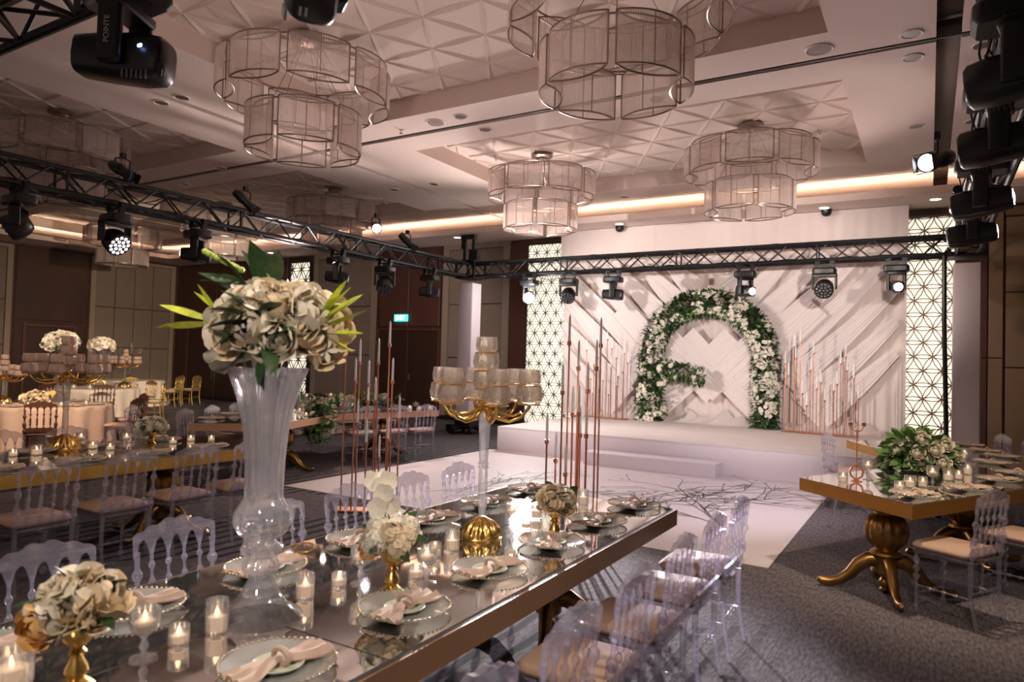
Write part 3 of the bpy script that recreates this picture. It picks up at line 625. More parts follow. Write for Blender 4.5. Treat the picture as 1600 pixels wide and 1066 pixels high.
# ================================================================ trusses and towers
brace_me = MB().tube([(0, 0, 0), (0, 0, 1)], .014, 6, False).mesh('brace', black)
def truss(label, a, b, s=.15, pitch=.33):
    a, b = V(a), V(b); L = (b-a).length; t = thing('lighting_truss', label, 'truss', a, math.atan2(b.y-a.y, b.x-a.x))
    ch = cached(('chord', round(L, 2)), lambda: MB().tube([(0, 0, 0), (L, 0, 0)], .031, 10).mesh('chord', black))
    for y in (-s, s):
        for z in (-s, s): ob('chord', ch, t, (0, y, z))
    n = int(L/pitch)
    def br(p, q):
        p, q = V(p), V(q); obm('brace', brace_me, t, M.Translation(p) @ rot_to(q-p) @ M.Diagonal((1, 1, (q-p).length, 1)))
    for i in range(n):
        x0, x1 = L*i/n, L*(i+1)/n; u, v = (s, -s) if i % 2 else (-s, s)
        br((x0, -s, u), (x1, -s, v)); br((x0, s, v), (x1, s, u)); br((x0, u, -s), (x1, v, -s)); br((x0, v, s), (x1, u, s))
    for x in [q*2.5 for q in range(1, int(L/2.5)+1)]:
        m = MB()
        for y in (-s, s): m.box(x-.012, x+.012, y-.014, y+.014, -s, s)
        for z in (-s, s): m.box(x-.012, x+.012, -s, s, z-.014, z+.014)
        ob('truss_frame', m.mesh('tframe', black, 0), t)
    return t
TZ, TYF, TXL, TXR, TYR = 3.74, 13.2, -9.2, .5, 1.9
tl = truss('long black lighting truss along the left side of the dance floor', (TXL, TYR, TZ), (TXL, TYF, TZ))
tf = truss('black lighting truss crossing in front of the white drape', (TXL, TYF, TZ), (TXR, TYF, TZ))
tr_ = truss('black lighting truss along the right side, crowded with lamps', (TXR, TYR, TZ), (TXR, TYF, TZ))
tb = truss('black lighting truss overhead nearest the camera', (TXL, TYR, TZ), (TXR, TYR, TZ))
def cable(pts, parent, r=.008): ob('cable', MB().tube(pts, r, 5).mesh('cable', black_plastic), parent)
rc = random.Random(4)
for t, L in ((tl, 11.3), (tr_, 11.3), (tf, 9.7)):
    for k in range(9):
        x = rc.uniform(.3, L-1.2); w = rc.uniform(.3, 1.0); s = rc.choice((-1, 1)); z = rc.choice((.17, -.13)); dz = rc.uniform(.05, .2)
        cable([(x+w*q/8, s*.17+.02*math.sin(q), z-dz*math.sin(PI*q/8)) for q in range(9)], t)
    cable([(q*L/40, .1+.03*math.sin(q*1.3), .20+.015*math.sin(q*2.1)) for q in range(41)], t, .014)
    cable([(q*L/40, -.11+.03*math.sin(q*1.7), -.12+.012*math.sin(q*2.9)) for q in range(41)], t, .014)
for k in range(7):                                                # cable loops on the outside of the right truss
    x = 1.2+1.2*k; cable([(x+.16*math.sin(a), .2+.03*math.sin(2*a), .02+.20*math.cos(a)) for a in [2*PI*q/14 for q in range(15)]], tr_)
def tower(label, x, y):
    t = thing('truss_tower', label, 'truss tower', (x, y, 0)); s = .15
    ob('fabric_sleeve', MB().rbox(-.185, .185, -.185, .185, .28, 3.44, .02).mesh('sleeve', sleeve_m, 30), t)
    ob('base_frame', MB().box(-.3, .3, -.3, .3, .12, .2).box(-.55, .55, -.05, .05, .10, .17).box(-.05, .05, -.55, .55, .10, .17).box(-.2, .2, -.2, .2, .2, .3).mesh('tbase', black, 0), t)
    for dx, dy in ((-.52, 0), (.52, 0), (0, -.52), (0, .52), (-.27, -.27), (.27, -.27), (-.27, .27), (.27, .27)):
        ob('caster', cached('cast', lambda: MB().tube([(0, -.02, .05), (0, .02, .05)], .05, 12).box(-.03, .03, -.03, .03, .08, .12).mesh('cast', black)), t, (dx, dy, 0))
    m = MB().box(-.26, .26, -.26, .26, TZ-.2, TZ-.16).box(-.26, .26, -.26, .26, TZ+.18, TZ+.22)
    for dx in (-.24, .24):
        for dy in (-.24, .24): m.box(dx-.025, dx+.025, dy-.025, dy+.025, TZ-.2, TZ+.22)
    ob('sleeve_block', m.mesh('sblock', black, 0), t)
    h = MB()
    for dx in (-.12, .12): h.box(dx-.03, dx+.03, -.12, -.06, TZ+.2, TZ+.75)
    h.box(-.2, .16, -.14, -.03, TZ+.72, TZ+.82).box(-.2, -.12, -.13, -.04, TZ+.5, TZ+.72).box(.03, .26, -.16, .0, TZ+.22, TZ+.46)
    ob('hoist_head', h.mesh('hoist', black, 0), t); return t
tower('white fabric sleeved truss tower on black wheeled base left of the stage', -9.1, TYF)
tower('white fabric sleeved truss tower beside the right lattice panel', .5, TYF)
# the thin dark cable leg hanging at the right corner of the front truss
cb = ob('hanging_cable_bundle', MB().tube([(.19, TYF-.2, TZ-.18), (.20, TYF-.2, 2.4), (.235, TYF-.2, 1.0), (.25, TYF-.2, .02)], .035, 8).mesh('bundle', black_plastic)); tag(cb, 'black cable bundle hanging from the front truss over the right lattice', 'cable')
# ================================================================ stage lamps
def lamp_meshes(kind):
    base = MB().rbox(-.19, .19, -.13, .13, -.20, -.08, .05)
    base.box(-.15, -.09, -.03, .03, -.08, .0).box(.09, .15, -.03, .03, -.08, .0).box(-.17, .17, -.035, .035, -.03, -.01)
    clamp = MB().tube([(0, -.02, .03), (0, .02, .03)], .045, 10).box(-.012, .012, -.06, .06, -.02, .02)
    if kind == 'beam':
        yoke = MB().rbox(-.055, .055, -.14, -.095, -.50, -.18, .02).rbox(-.055, .055, .095, .14, -.50, -.18, .02).rbox(-.07, .07, -.14, .14, -.24, -.19, .02)
        head = MB(); rs = []
        for x, hy, hz in ((-.21, .070, .070), (-.20, .085, .090), (-.06, .092, .105), (.10, .092, .115), (.19, .085, .105), (.21, .07, .085)):
            rs.append([(x, hy*math.copysign(abs(math.cos(a))**.55, math.cos(a)), hz*math.copysign(abs(math.sin(a))**.55, math.sin(a))) for a in [2*PI*k/20+.001 for k in range(20)]])
        head.loft(rs, True, True)
        vent = MB()
        for k in range(6): vent.box(.05+.022*k, .056+.022*k, -.094, -.085, -.115, -.075)
        vent.box(.195, .212, -.05, -.04, -.08, -.05).box(.195, .212, -.03, -.02, -.08, -.05)
        lens = MB().lathe([(0, .012), (.03, .010), (.055, .0), (.062, -.006), (.066, .004)], 20)
    else:
        yoke = MB().rbox(-.06, .06, -.2, -.165, -.45, -.18, .015).rbox(-.06, .06, .165, .2, -.45, -.18, .015).rbox(-.07, .07, -.2, .2, -.24, -.19, .02)
        head = MB(); rs = []
        for x, r in ((-.13, .07), (-.12, .11), (-.05, .145), (.06, .158), (.12, .155), (.125, .14)):
            rs.append([(x, r*math.cos(a), r*math.sin(a)) for a in [2*PI*k/24 for k in range(24)]])
        head.loft(rs, True, True); vent = None; lens = None
    return (base.mesh('lbase', black_plastic, 40), clamp.mesh('lclamp', black, 40), yoke.mesh('lyoke', black_plastic, 40), head.mesh('lhead', black_plastic, 50),
            vent.mesh('lvent', mat('vent_grey', (.16, .16, .17), .5), 0) if vent else None, lens)
HZ = {'beam': -.44, 'wash': -.42}
def moving_head(label, p, kind='beam', pan=0, tilt=0, lit=None, words=None, group=None):
    """p = point where the clamps sit under the truss; head axis +x, tilt down positive"""
    base, clamp, yoke, head, vent, lens = cached(('lm', kind), lambda: lamp_meshes(kind))
    t = thing('moving_head_lamp', label, 'stage light', p, 0, group)
    ob('clamp', clamp, t, (-.12, 0, 0)); ob('clamp', clamp, t, (.12, 0, 0)); ob('base', base, t)
    yk = ob('yoke', yoke, t, (0, 0, 0), (0, 0, pan))
    hd = ob('lamp_head', head, t); hd.matrix_local = M.Translation((0, 0, HZ[kind])) @ M.Rotation(pan, 4, 'Z') @ M.Rotation(tilt, 4, 'Y')
    if kind == 'beam':
        tag(ob('head_vent', vent, hd), kind='stuff')
        lm = {'on': lens_on, 'hot': lens_hot, None: lens_off}[lit]
        ob('lens', cached(('ln', lit), lambda: lens.mesh('lens', lm, 60)), hd, (-.212, 0, 0), (0, -PI/2, 0), (1.7, 1.7, 1) if lit == 'hot' else (1, 1, 1))
    else:
        lm = led_on if lit else led_off
        pt = [(0, 0)]+[(.058*math.cos(k*PI/3), .058*math.sin(k*PI/3)) for k in range(6)]+[(.112*math.cos(k*PI/6+.2), .112*math.sin(k*PI/6+.2)) for k in range(12)]
        px = cached(('px', bool(lit)), lambda: MB().lathe([(0, .014), (.016, .008), (.022, 0)], 8).mesh('px', lm))
        for y, z in pt: ob('led_lens', px, hd, (.126, y, z), (0, PI/2, 0))
    if words:
        for i, w_ in enumerate(words): text(w_, 'lamp_lettering', label_w, yk, (.0 if len(words) == 1 else -.025+.05*i, -.142 if kind == 'beam' else -.203, -.36), (PI/2, -PI/2, 0), .036)
    return t
def profile_lamp(label, p, aim, lit=True, s=1.0):
    t = thing('profile_spotlight', label, 'spotlight', p)
    q = V(aim).to_track_quat('X', 'Z').to_matrix().to_4x4()
    body = obm('lamp_body', cached('pbody', lambda: MB().lathe([(0, -.24), (.06, -.24), (.075, -.2), (.085, -.05), (.07, 0), (.07, .12), (.09, .13), (.09, .2), (.078, .2), (.075, .17)], 18).xf(M.Rotation(PI/2, 4, 'Y')).mesh('pbody', black_plastic, 40)), t, q @ M.Scale(s, 4))
    ob('lens', cached(('plens', lit), lambda: MB().lathe([(0, .185), (.05, .182), (.077, .172)], 18).xf(M.Rotation(PI/2, 4, 'Y')).mesh('plens', lens_on if lit else lens_off, 60)), body)
    dm = cached('bdoor', lambda: MB().box(.19, .27, -.07, .07, .085, .09).mesh('bdoor', black, 0))
    for k in range(4): ob('barn_door', dm, body, (0, 0, 0), (k*PI/2, 0, 0))
    ob('bracket', MB().tube([(0, -.1*s, 0), (0, -.11*s, .16*s), (0, 0, .2*s), (0, .11*s, .16*s), (0, .1*s, 0)], .012, 6).box(-.03, .03, -.03, .03, .18*s, .26*s).mesh('bracket', black), t)
    return t
UZ = TZ-.15-.03-.035
camdir = lambda p: math.atan2(-p[1], -p[0])
# front truss, left to right
moving_head('black round wash lamp at the left end of the front truss', (-6.5, TYF-.15, UZ), 'wash', -1.4, .75)
moving_head('dark spot lamp level in profile on the front truss, second from the left', (-5.5, TYF-.15, UZ), 'beam', .2, .05)
moving_head('spot lamp with pale lens tip over the arch top right on the front truss', (-2.9, TYF-.15, UZ), 'beam', PI-.75, -.12, 'on')
moving_head('black round wash lamp with dark cells, second from right on the front truss', (-1.57, TYF-.15, UZ), 'wash', -1.55, .55)
moving_head('spot lamp with bright lens at the right end of the front truss', (-.48, TYF-.15, UZ), 'beam', 1.75, -.1, 'on')
moving_head('spot lamp with glaring white lens aimed at the tables, before the left lattice', (-7.45, TYF-.15, UZ), 'beam', PI+math.atan2(3.0-13.05, -2.2+7.45), -.22, 'hot')
# left truss, near to far
for y, kind, pan, tilt, lit, lab in ((3.89, 'wash', -2.2, .6, None, 'big dark lamp at the left frame edge under the left truss'), (5.0, 'wash', .12, .62, 'on', 'wash lamp with lit white cells under the left truss'),
        (6.18, 'beam', .60, .06, 'on', 'spot lamp with lit lens pointing left under the left truss'), (8.95, 'beam', .52, .1, None, 'dark spot lamp under the left truss above the far lattice'),
        (10.2, 'wash', -.9, 1.1, None, 'wash lamp tilted steeply down under the left truss'), (11.6, 'beam', .55, .08, None, 'shiny spot lamp under the left truss near the tower')):
    moving_head(lab, (TXL+.15, y, UZ), kind, pan, tilt, lit)
for y, lab in ((5.09, 'black spotlight clamped on top of the left truss above the lit wash lamp'), (7.0, 'dark spotlight clamped on top of the left truss, middle'), (10.9, 'dark spotlight on the far top of the left truss')):
    profile_lamp(lab, (TXL+.1, y, TZ+.30), (.9, .2, -.5) if y < 6 else (.5, .7, -.8), False, .9)
profile_lamp('small spotlight with lit lens on top of the left truss', (TXL+.15, 9.9, TZ+.42), (.62, -.55, -.25), True, 1.0)
# right truss
for i, (y, pan, tilt, lit, z, lab, wd) in enumerate((
        (8.3, -PI+.05, .12, 'on', UZ, 'spot lamp with small bright lens, farthest under the right truss', None),
        (6.75, -PI-.1, .12, 'on', UZ, 'spot lamp with round bright lens, second from the far end of the right truss', None),
        (5.05, -PI-.1, .10, 'on', UZ, 'large spot lamp with vertical lettering under the right truss', ('ROBIN', 'POINTE')),
        (4.05, -PI-.2, .1, None, UZ+.05, 'large dark spot lamp at the right frame edge, upper one', ('POINTE',)))):
    moving_head(lab, (TXR-.15, y, z), 'beam', pan, tilt, lit, wd)
profile_lamp('round spotlight with cream lens on the left of the right truss end', (.05, 8.6, TZ+.22), (-.42, -.85, -.30), True, 1.15)
# rear truss, overhead near the camera
h1 = moving_head('large black spot lamp overhead at upper left with small lettering', (-3.24, TYR-.10, UZ-.03), 'beam', .50, .06, None, ('POINTE',))
h2 = moving_head('black lamp head cut by the top edge, second from left overhead', (-2.02, TYR-.1, UZ+.01), 'beam', -.6, .60)
ob('status_led', MB().box(-.012, .012, -.004, .004, -.006, .006).mesh('led', blue_led, 0), h1, (.17, -.03, -.42))
# ================================================================ chandeliers
def cell(L, wd, h, nrod):
    R = (L*L/4+wd*wd/4)/wd; a = math.asin(min(1, L/2/R)); out = []
    for sg in (1, -1):
        for k in range(nrod):
            th = -a+2*a*k/nrod; out.append((sg*R*math.sin(th), sg*(R*math.cos(th)-(R-wd/2))))
    rods = MB()
    for x, y in out:
        rods.tube([(x, y, 0), (x, y, h)], .0085, 4, False)
    rim = MB(); loop = [(x, y, 0) for x, y in out]
    for z in (-.008, h+.004): rim.tube([(x, y, z) for x, y, _ in loop], .009, 5, closed=True)
    for x in (-L/2, L/2): rim.tube([(x, 0, 0), (x, 0, h)], .008, 5)
    for sg in (1, -1): rim.tube([(0, sg*wd/2, 0), (0, sg*wd/2, h)], .005, 4)
    return rods.mesh('rods', rod_glass, 60), rim.mesh('rim', frame_metal, 60)
def chandelier(label, x, y):
    t = thing('chandelier', label, 'chandelier', (x, y, ZC+.26)); z0 = -(ZC+.26)
    ob('canopy', cached('canopy', lambda: MB().lathe([(0, 0), (.2, 0), (.2, -.03), (.12, -.05), (.1, -.09), (0, -.09)], 20).mesh('canopy', frame_metal)), t)
    g = MB()
    for k in range(10): a = 2*PI*k/10; g.lathe([(0, -.09), (.035, -.10), (.04, -.13), (0, -.15)], 6, (.15*math.cos(a), .15*math.sin(a), 0))
    ob('crystal_drops', CACHE.setdefault('drops', g.mesh('drops', crystal, 40)), t)
    for n, L, wd, zb, h, R, off in ((8, .66, .21, 4.72, .42, .90, .2), (6, .60, .20, 4.13, .43, .585, .35)):
        rods, rim = cached(('cell', n), lambda: cell(L, wd, h, 33))
        for k in range(n):
            a = 2*PI*k/n+off; o = ob('glass_shade', rods, t, (R*math.cos(a), R*math.sin(a), zb+z0), (0, 0, a+PI/2)); ob('shade_rim', rim, o)
        ring = cached(('ring', n), lambda: MB().tube([((R-.0)*math.cos(2*PI*k/32), R*math.sin(2*PI*k/32), 0) for k in range(32)], .010, 5, closed=True).mesh('ring', frame_metal))
        ob('hanging_ring', ring, t, (0, 0, zb+h+.01+z0))
    for k in range(4):
        a = PI/2*k+.4; ob('hanging_cable', cached(('hc', k), lambda: MB().tube([(.08*math.cos(a), .08*math.sin(a), -.08), (.80*math.cos(a), .80*math.sin(a), 5.14+z0)], .004, 4).tube([(.08*math.cos(a), .08*math.sin(a), -.08), (.52*math.cos(a), .52*math.sin(a), 4.57+z0)], .004, 4).mesh('hc', frame_metal)), t)
for lab, x, y in (('two tier glass rod chandelier upper left, before the leaning ceiling slot', -6.45, 5.75), ('two tier glass rod chandelier cut by the top edge of the frame', -2.45, 5.75),
        ('two tier glass rod chandelier left of the drape, over the dance floor', -6.2, 11.2), ('two tier glass rod chandelier over the right part of the stage front', -2.45, 11.2),
        ('dim glass rod chandelier behind the left truss at the left frame edge', -12.1, 5.75), ('dim glass rod chandelier behind the left truss above the small lit spotlight', -11.7, 11.35),
        ('far dim chandelier partly behind the left truss, above the dark corner doors', -15.5, 11.3), ('farthest dim chandelier in front of the left wall grid panels', -20.0, 11.3)):
    chandelier(lab, x, y)
# ================================================================ chairs
def turned(h, r, beads, z0=0, n=8):
    """a slim turned spindle with round beads"""
    pr = [(0.0, z0), (r, z0)]
    for b in beads:
        z = z0+h*b; pr += [(r*.8, z-r*2.2), (r*1.1, z-r*1.6), (r*1.75, z-r*.6), (r*1.75, z+r*.6), (r*1.1, z+r*1.6), (r*.8, z+r*2.2)]
    pr += [(r, z0+h), (0, z0+h)]
    return pr
def chair_meshes(kind):
    fm = {'clear': acrylic, 'gold': gold_chair, 'brown': brown_chair}[kind]; cm = cushion if kind != 'gold' else cushion_w; d = {}
    d['seat_cushion'] = MB().rbox(-.205, .205, -.19, .215, .452, .505, .07, 0, 4).mesh('cushion', cm, 60)
    d['seat_frame'] = MB().rbox(-.2, .2, -.195, .205, .42, .452, .05).mesh('sframe', fm)
    d['front_leg'] = MB().lathe(turned(.42, .013, (.1, .62, .76, .9)), 8).mesh('fleg', fm, 50)
    d['rear_leg'] = MB().tube([(0, -.04, 0), (0, 0, .22), (0, .0, .44)], [.013, .015, .017], 8).mesh('rleg', fm, 60)
    d['back_post'] = MB().lathe(turned(.36, .0135, (.14, .34, .42, .72)), 8).mesh('bpost', fm, 50)
    d['spindle'] = MB().lathe(turned(.33, .0085, (.18, .36, .46, .56, .78)), 8).mesh('spindle', fm, 50)
    cr = MB(); n = 50; w = .20; vs, fs = [], []
    for i in range(n+1):
        u = i/n; x = -w+2*w*u
        top = .905+.020*math.cos((u-.5)*2*PI)+.006*math.cos(u*10*PI) - (.03*max(0, (abs(u-.5)-.42)/.08)**2)
        k = (u*5) % 1; bot = .775+.075*math.sqrt(max(0, 1-((k-.5)/.42)**2)) if abs(k-.5) < .42 else .775
        for z, y in ((bot, -.011), (bot, .011), (top, .011), (top, -.011)): vs.append((x, y, z))
    for i in range(n):
        for j in range(4): a = 4*i+j; b = 4*i+(j+1) % 4; fs.append((a, b, b+4, a+4))
    fs += [(0, 3, 2, 1), (4*n, 4*n+1, 4*n+2, 4*n+3)]
    d['crest_rail'] = cr.add(vs, fs).mesh('crest', fm, 40)
    lo = MB(); vs, fs = [], []
    for i in range(n+1):
        u = i/n; x = -w+2*w*u; k = (u*5) % 1
        for z, y in ((.50-.022*math.sin(PI*k), -.009), (.50-.022*math.sin(PI*k), .009), (.535, .009), (.535, -.009)): vs.append((x, y, z))
    for i in range(n):
        for j in range(4): a = 4*i+j; b = 4*i+(j+1) % 4; fs.append((a, b, b+4, a+4))
    d['lower_rail'] = lo.add(vs, fs).mesh('lrail', fm, 40)
    d['side_stretcher'] = MB().lathe(turned(.37, .008, (.3, .5, .7)), 6).xf(M.Rotation(-PI/2, 4, 'X')).mesh('sstr', fm, 50)
    d['cross_stretcher'] = MB().lathe(turned(.36, .008, (.3, .5, .7)), 6).xf(M.Rotation(PI/2, 4, 'Y')).mesh('cstr', fm, 50)
    return d
def chair(p, rz, kind, label, group=None, ):
    """local +y is where the sitter faces; p = middle of the seat on the floor"""
    d = cached(('chair', kind), lambda: chair_meshes(kind)); t = thing('banquet_chair', label, 'chair', (p[0], p[1], 0), rz, group)
    ob('seat_cushion', d['seat_cushion'], t); ob('seat_frame', d['seat_frame'], t)
    for x in (-.175, .175): ob('front_leg', d['front_leg'], t, (x, .17, 0)); ob('rear_leg', d['rear_leg'], t, (x*1.05, -.19, 0))
    tilt = .10
    bk = M.Translation((0, -.195, .44)) @ M.Rotation(tilt, 4, 'X') @ M.Translation((0, 0, -.44))
    obm('crest_rail', d['crest_rail'], t, bk); obm('lower_rail', d['lower_rail'], t, bk)
    for x in (-.188, .188): obm('back_post', d['back_post'], t, bk @ M.Translation((x, 0, .44)))
    for k in range(1, 5): obm('spindle', d['spindle'], t, bk @ M.Translation((-.2+.08*k, 0, .475)))
    for x in (-.175, .175): ob('side_stretcher', d['side_stretcher'], t, (x, -.2, .20 if x < 0 else .20))
    ob('cross_stretcher', d['cross_stretcher'], t, (-.18, .17, .14)); ob('cross_stretcher', d['cross_stretcher'], t, (-.18, -.2, .24))
    return t
# ================================================================ tables
TT = .78
def inset(poly, d):
    n = len(poly); out = []
    area = sum(poly[i][0]*poly[(i+1) % n][1]-poly[(i+1) % n][0]*poly[i][1] for i in range(n)); sg = 1 if area > 0 else -1
    for i in range(n):
        p0, p1, p2 = V(poly[i-1]), V(poly[i]), V(poly[(i+1) % n]); a = (p1-p0).normalized(); b = (p2-p1).normalized()
        na, nb = V((-a.y, a.x))*sg, V((-b.y, b.x))*sg; m = (na+nb); m *= d/(m.dot(na)); out.append((p1.x+m.x, p1.y+m.y))
    return out
def pedestal(t, p, rz, m=bronze):
    """turned column on four scrolled feet with a ball under its middle"""
    col = cached(('pcol', m.name), lambda: MB().lathe([(.17, .67), (.17, .64), (.09, .62), (.085, .60), (.12, .575), (.145, .52), (.150, .46), (.13, .39), (.085, .34), (.075, .325), (.11, .315), (.115, .295), (.09, .285), (.10, .275), (.085, .255), (.08, .16), (.05, .13), (.03, .12), (0, .12)], 84, rib=(14, .05, .38, .59)).mesh('pcol', m, 40))
    def foot():
        prof = [(.05, .25, .055), (.12, .245, .055), (.19, .20, .05), (.25, .12, .042), (.32, .065, .036), (.40, .040, .034), (.455, .045, .03), (.48, .06, .018)]
        rings = []
        for i, (x, z, r) in enumerate(prof):
            q = prof[min(i+1, len(prof)-1)]; o = prof[max(i-1, 0)]; tx, tz = q[0]-o[0], q[1]-o[1]; l = math.hypot(tx, tz); nx, nz = -tz/l, tx/l
            rings.append([(x+nx*r*1.05*math.sin(a), r*.85*math.cos(a), max(.002, z+nz*r*1.05*math.sin(a))) for a in [2*PI*k/10 for k in range(10)]])
        return MB().loft(rings, True, True).mesh('foot', m, 50)
    ob('pedestal_column', col, t, (p[0], p[1], 0))
    for k in range(4): ob('pedestal_foot', cached(('pfoot', m.name), foot), t, (p[0], p[1], 0), (0, 0, rz+k*PI/2))
    ob('pedestal_ball', cached(('pball', m.name), lambda: MB().lathe([(0, .13), (.03, .12), (.055, .085), (.045, .055), (.03, .045), (.045, .03), (.03, .005), (0, .004)], 16).mesh('pball', m, 60)), t, (p[0], p[1], 0))
def table(label, poly, panels, peds, edge, thick=.105, group=None):
    c = V((sum(p[0] for p in poly)/len(poly), sum(p[1] for p in poly)/len(poly))); loc = lambda q: (q[0]-c.x, q[1]-c.y)
    t = thing('banquet_table', label, 'table', (c.x, c.y, 0))
    P_ = [loc(p) for p in poly]
    ob('table_apron', MB().prism(P_, TT-thick, TT-.006).mesh('apron', edge, 0), t)
    ob('edge_trim', MB().prism(inset(P_, .012), TT-.008, TT-.004).mesh('etrim', slot_m, 0), t)
    for pl in panels: ob('mirror_panel', MB().prism(inset([loc(p) for p in pl], .004), TT-.005, TT).mesh('mpanel', mirror, 0), t)
    fr = MB().prism(inset(P_, .18), .665, TT-thick); ob('under_frame', fr.mesh('uframe', slot_m, 0), t)
    for p in peds: pedestal(t, loc(p), .4 if len(p) < 3 else p[2])
    return t
rect = lambda x0, x1, y0, y1: [(x0, y0), (x1, y0), (x1, y1), (x0, y1)]
X1L, X1R = -2.65, -1.375
table('long mirrored dining table with bronze gold edge in the foreground', rect(X1L, X1R, -1.1, 4.40),
      [rect(X1L+.02, -2.01, -1.08, 1.65), rect(-2.01, X1R-.02, -1.08, 1.65), rect(X1L+.02, -2.01, 1.65, 4.38), rect(-2.01, X1R-.02, 1.65, 4.38)], [(-2.0, .4), (-2.0, 2.35), (-2.0, 3.85)], mat('bronze_edge', (.26, .15, .085), .42, .45))
X2L, X2R = -6.92, -5.65
table('long mirrored table with bright gold edge at the left', rect(X2L, X2R, -.5, 4.80), [rect(X2L+.02, X2R-.02, -.48, 2.15), rect(X2L+.02, X2R-.02, 2.15, 4.78)], [(-6.28, 1.2), (-6.1, 3.9)], gold_paint)
A3, B3, I3, O3, E3, F3 = (-7.37, 6.36), (-8.14, 5.54), (-8.0, 8.0), (-9.2, 7.8), (-7.42, 9.9), (-8.5, 10.45)
table('bent mirrored table with garland beyond the left gold edged table', [A3, I3, E3, F3, O3, B3], [[A3, I3, O3, B3], [I3, E3, F3, O3]], [(-8.05, 7.0), (-8.15, 9.25)], rose_paint)
A4, B4, I4, O4, E4, F4 = (-.93, 6.32), (-.09, 5.57), (.02, 8.25), (1.45, 8.4), (-.92, 10.1), (.45, 11.0)
table('bent mirrored table with gold edge and foliage at the right', [A4, B4, O4, F4, E4, I4], [[A4, B4, O4, I4], [I4, O4, F4, E4]], [(-.27, 6.1, .25), (.28, 7.6), (.1, 9.6)], mat('orange_gold', (.50, .24, .045), .38, .6))
# ---- chairs around them
YS = [1.42+.57*i for i in range(6)]
for i, y in enumerate([.87]+YS[:]):
    chair((-2.78, y+.02, 0), -PI/2, 'clear', 'clear acrylic chair at the foreground table left side, %s from camera' % nth(i, 'nearest'))
for i, y in enumerate(YS[::-1]+[.85]):
    chair((-1.20, y+.05, 0), PI/2, 'clear', 'clear acrylic chair at the foreground table right side, %s from far end' % nth(i, 'first'))
for i, y in enumerate((4.22, 3.66, 3.10, 2.52, 1.94)):
    chair((-5.47, y, 0), PI/2, 'clear', 'clear acrylic chair on the left table near side, %s from far end' % nth(i, 'first'))
for i, y in enumerate((4.25, 3.68, 3.1, 2.5)):
    chair((-7.12, y, 0), -PI/2, 'clear', 'clear acrylic chair on the left table far side, %s from far end' % nth(i, 'first'))
def along(p, q, t, off):
    p, q = V(p), V(q); d = (q-p).normalized(); n = V((-d.y, d.x)); return p+(q-p)*t+n*off, math.atan2(n.y, n.x)-PI/2
for i, (t, off) in enumerate(((.2, .12), (.48, .12), (.76, .12))):
    p, a = along(B3, O3, t, off); chair(p, a+PI, 'clear', 'clear acrylic chair behind the garland table near arm, %s from its gold end' % nth(i, 'first'))
for i, t in enumerate((.25, .55, .85)):
    p, a = along(O3, F3, t, .12); chair(p, a+PI, 'clear', 'clear acrylic chair behind the garland table far arm, %s from bend' % nth(i, 'first'))
for i, t in enumerate((.18, .46, .74)):
    p, a = along(I3, E3, t, -.12); chair(p, a, 'clear', 'clear acrylic chair tucked before the garland table, %s from bend' % nth(i, 'first'))
chair((-9.35, 5.75, 0), -1.0, 'clear', 'clear acrylic chair standing alone between the left table and the pink round table')
for i, t in enumerate((.10, .38, .66, .92)):
    p, a = along(B4, O4, t, -.12); chair(p, a, 'clear', 'clear acrylic chair right of the right table, %s from its corner' % nth(i, 'first'))
for i, t in enumerate((.03, .27, .52)):
    p, a = along(F4, O4, t, .14); chair(p, a+PI, 'clear', 'clear acrylic chair behind the right table far arm, %s from lattice' % nth(i, 'first'))
p, a = along(E4, I4, .35, -.27); chair(p, a, 'clear', 'clear acrylic chair half hidden behind the foliage of the right table')
# ================================================================ things on the tables
def charger_me(m=plate_glass, R=.165):
    pr = [(0, .006), (R*.60, .006), (R*.72, .012), (R*.95, .022), (R, .024), (R, .020), (R*.95, .017), (R*.72, .007), (R*.6, .001), (0, .001)]
    return MB().lathe(pr, 40).mesh('charger', m, 50)
def beads_me(R=.165, n=56, z=.026, r=.0056, m=None):
    b = MB()
    for k in range(n): a = 2*PI*k/n; b.lathe([(0, -r), (r*.87, -r*.5), (r, 0), (r*.87, r*.5), (0, r)], 6, (R*math.cos(a), R*math.sin(a), z))
    return b.mesh('beads', m or mat('bead_gold', (.72, .62, .46), .2, .8), 70)
def napkin_me(seed):
    r = random.Random(seed); m = MB(); vs, fs = [], []; n, k = 20, 10
    for j in range(2):
        for i in range(n+1):
            u = 2*i/n-1; w = .075*(.22+.78*abs(u)**.8)
            for q in range(k+1):
                v = 2*q/k-1; z = .010+.010*(1-abs(v)**2)*(1 if j == 0 else 0)+(.008*math.sin(q*2.2+i*.3+seed)*(abs(u)) if j == 0 else 0)
                vs.append((u*.16, v*w+.012*math.sin(u*4+seed), z if j == 0 else .006))
    N = (n+1)*(k+1)
    for i in range(n):
        for q in range(k):
            a = i*(k+1)+q; fs += [(a, a+k+1, a+k+2, a+1), (N+a, N+a+1, N+a+k+2, N+a+k+1)]
    for i in range(n):
        for q in (0, k): a = i*(k+1)+q; fs.append((a, a+k+1, N+a+k+1, N+a))
    for q in range(k):
        for i in (0, n): a = i*(k+1)+q; fs.append((a, a+1, N+a+1, N+a))
    return m.add(vs, fs).mesh('napkin', napkin_m, 60)
NAPK = [napkin_me(i) for i in range(3)]
KNOT = MB().tube([(0, .034*math.cos(a), .02+.022*math.sin(a)) for a in [2*PI*k/14 for k in range(14)]], .009, 6, closed=True).mesh('knot', napkin_m, 60)
rn = random.Random(3)
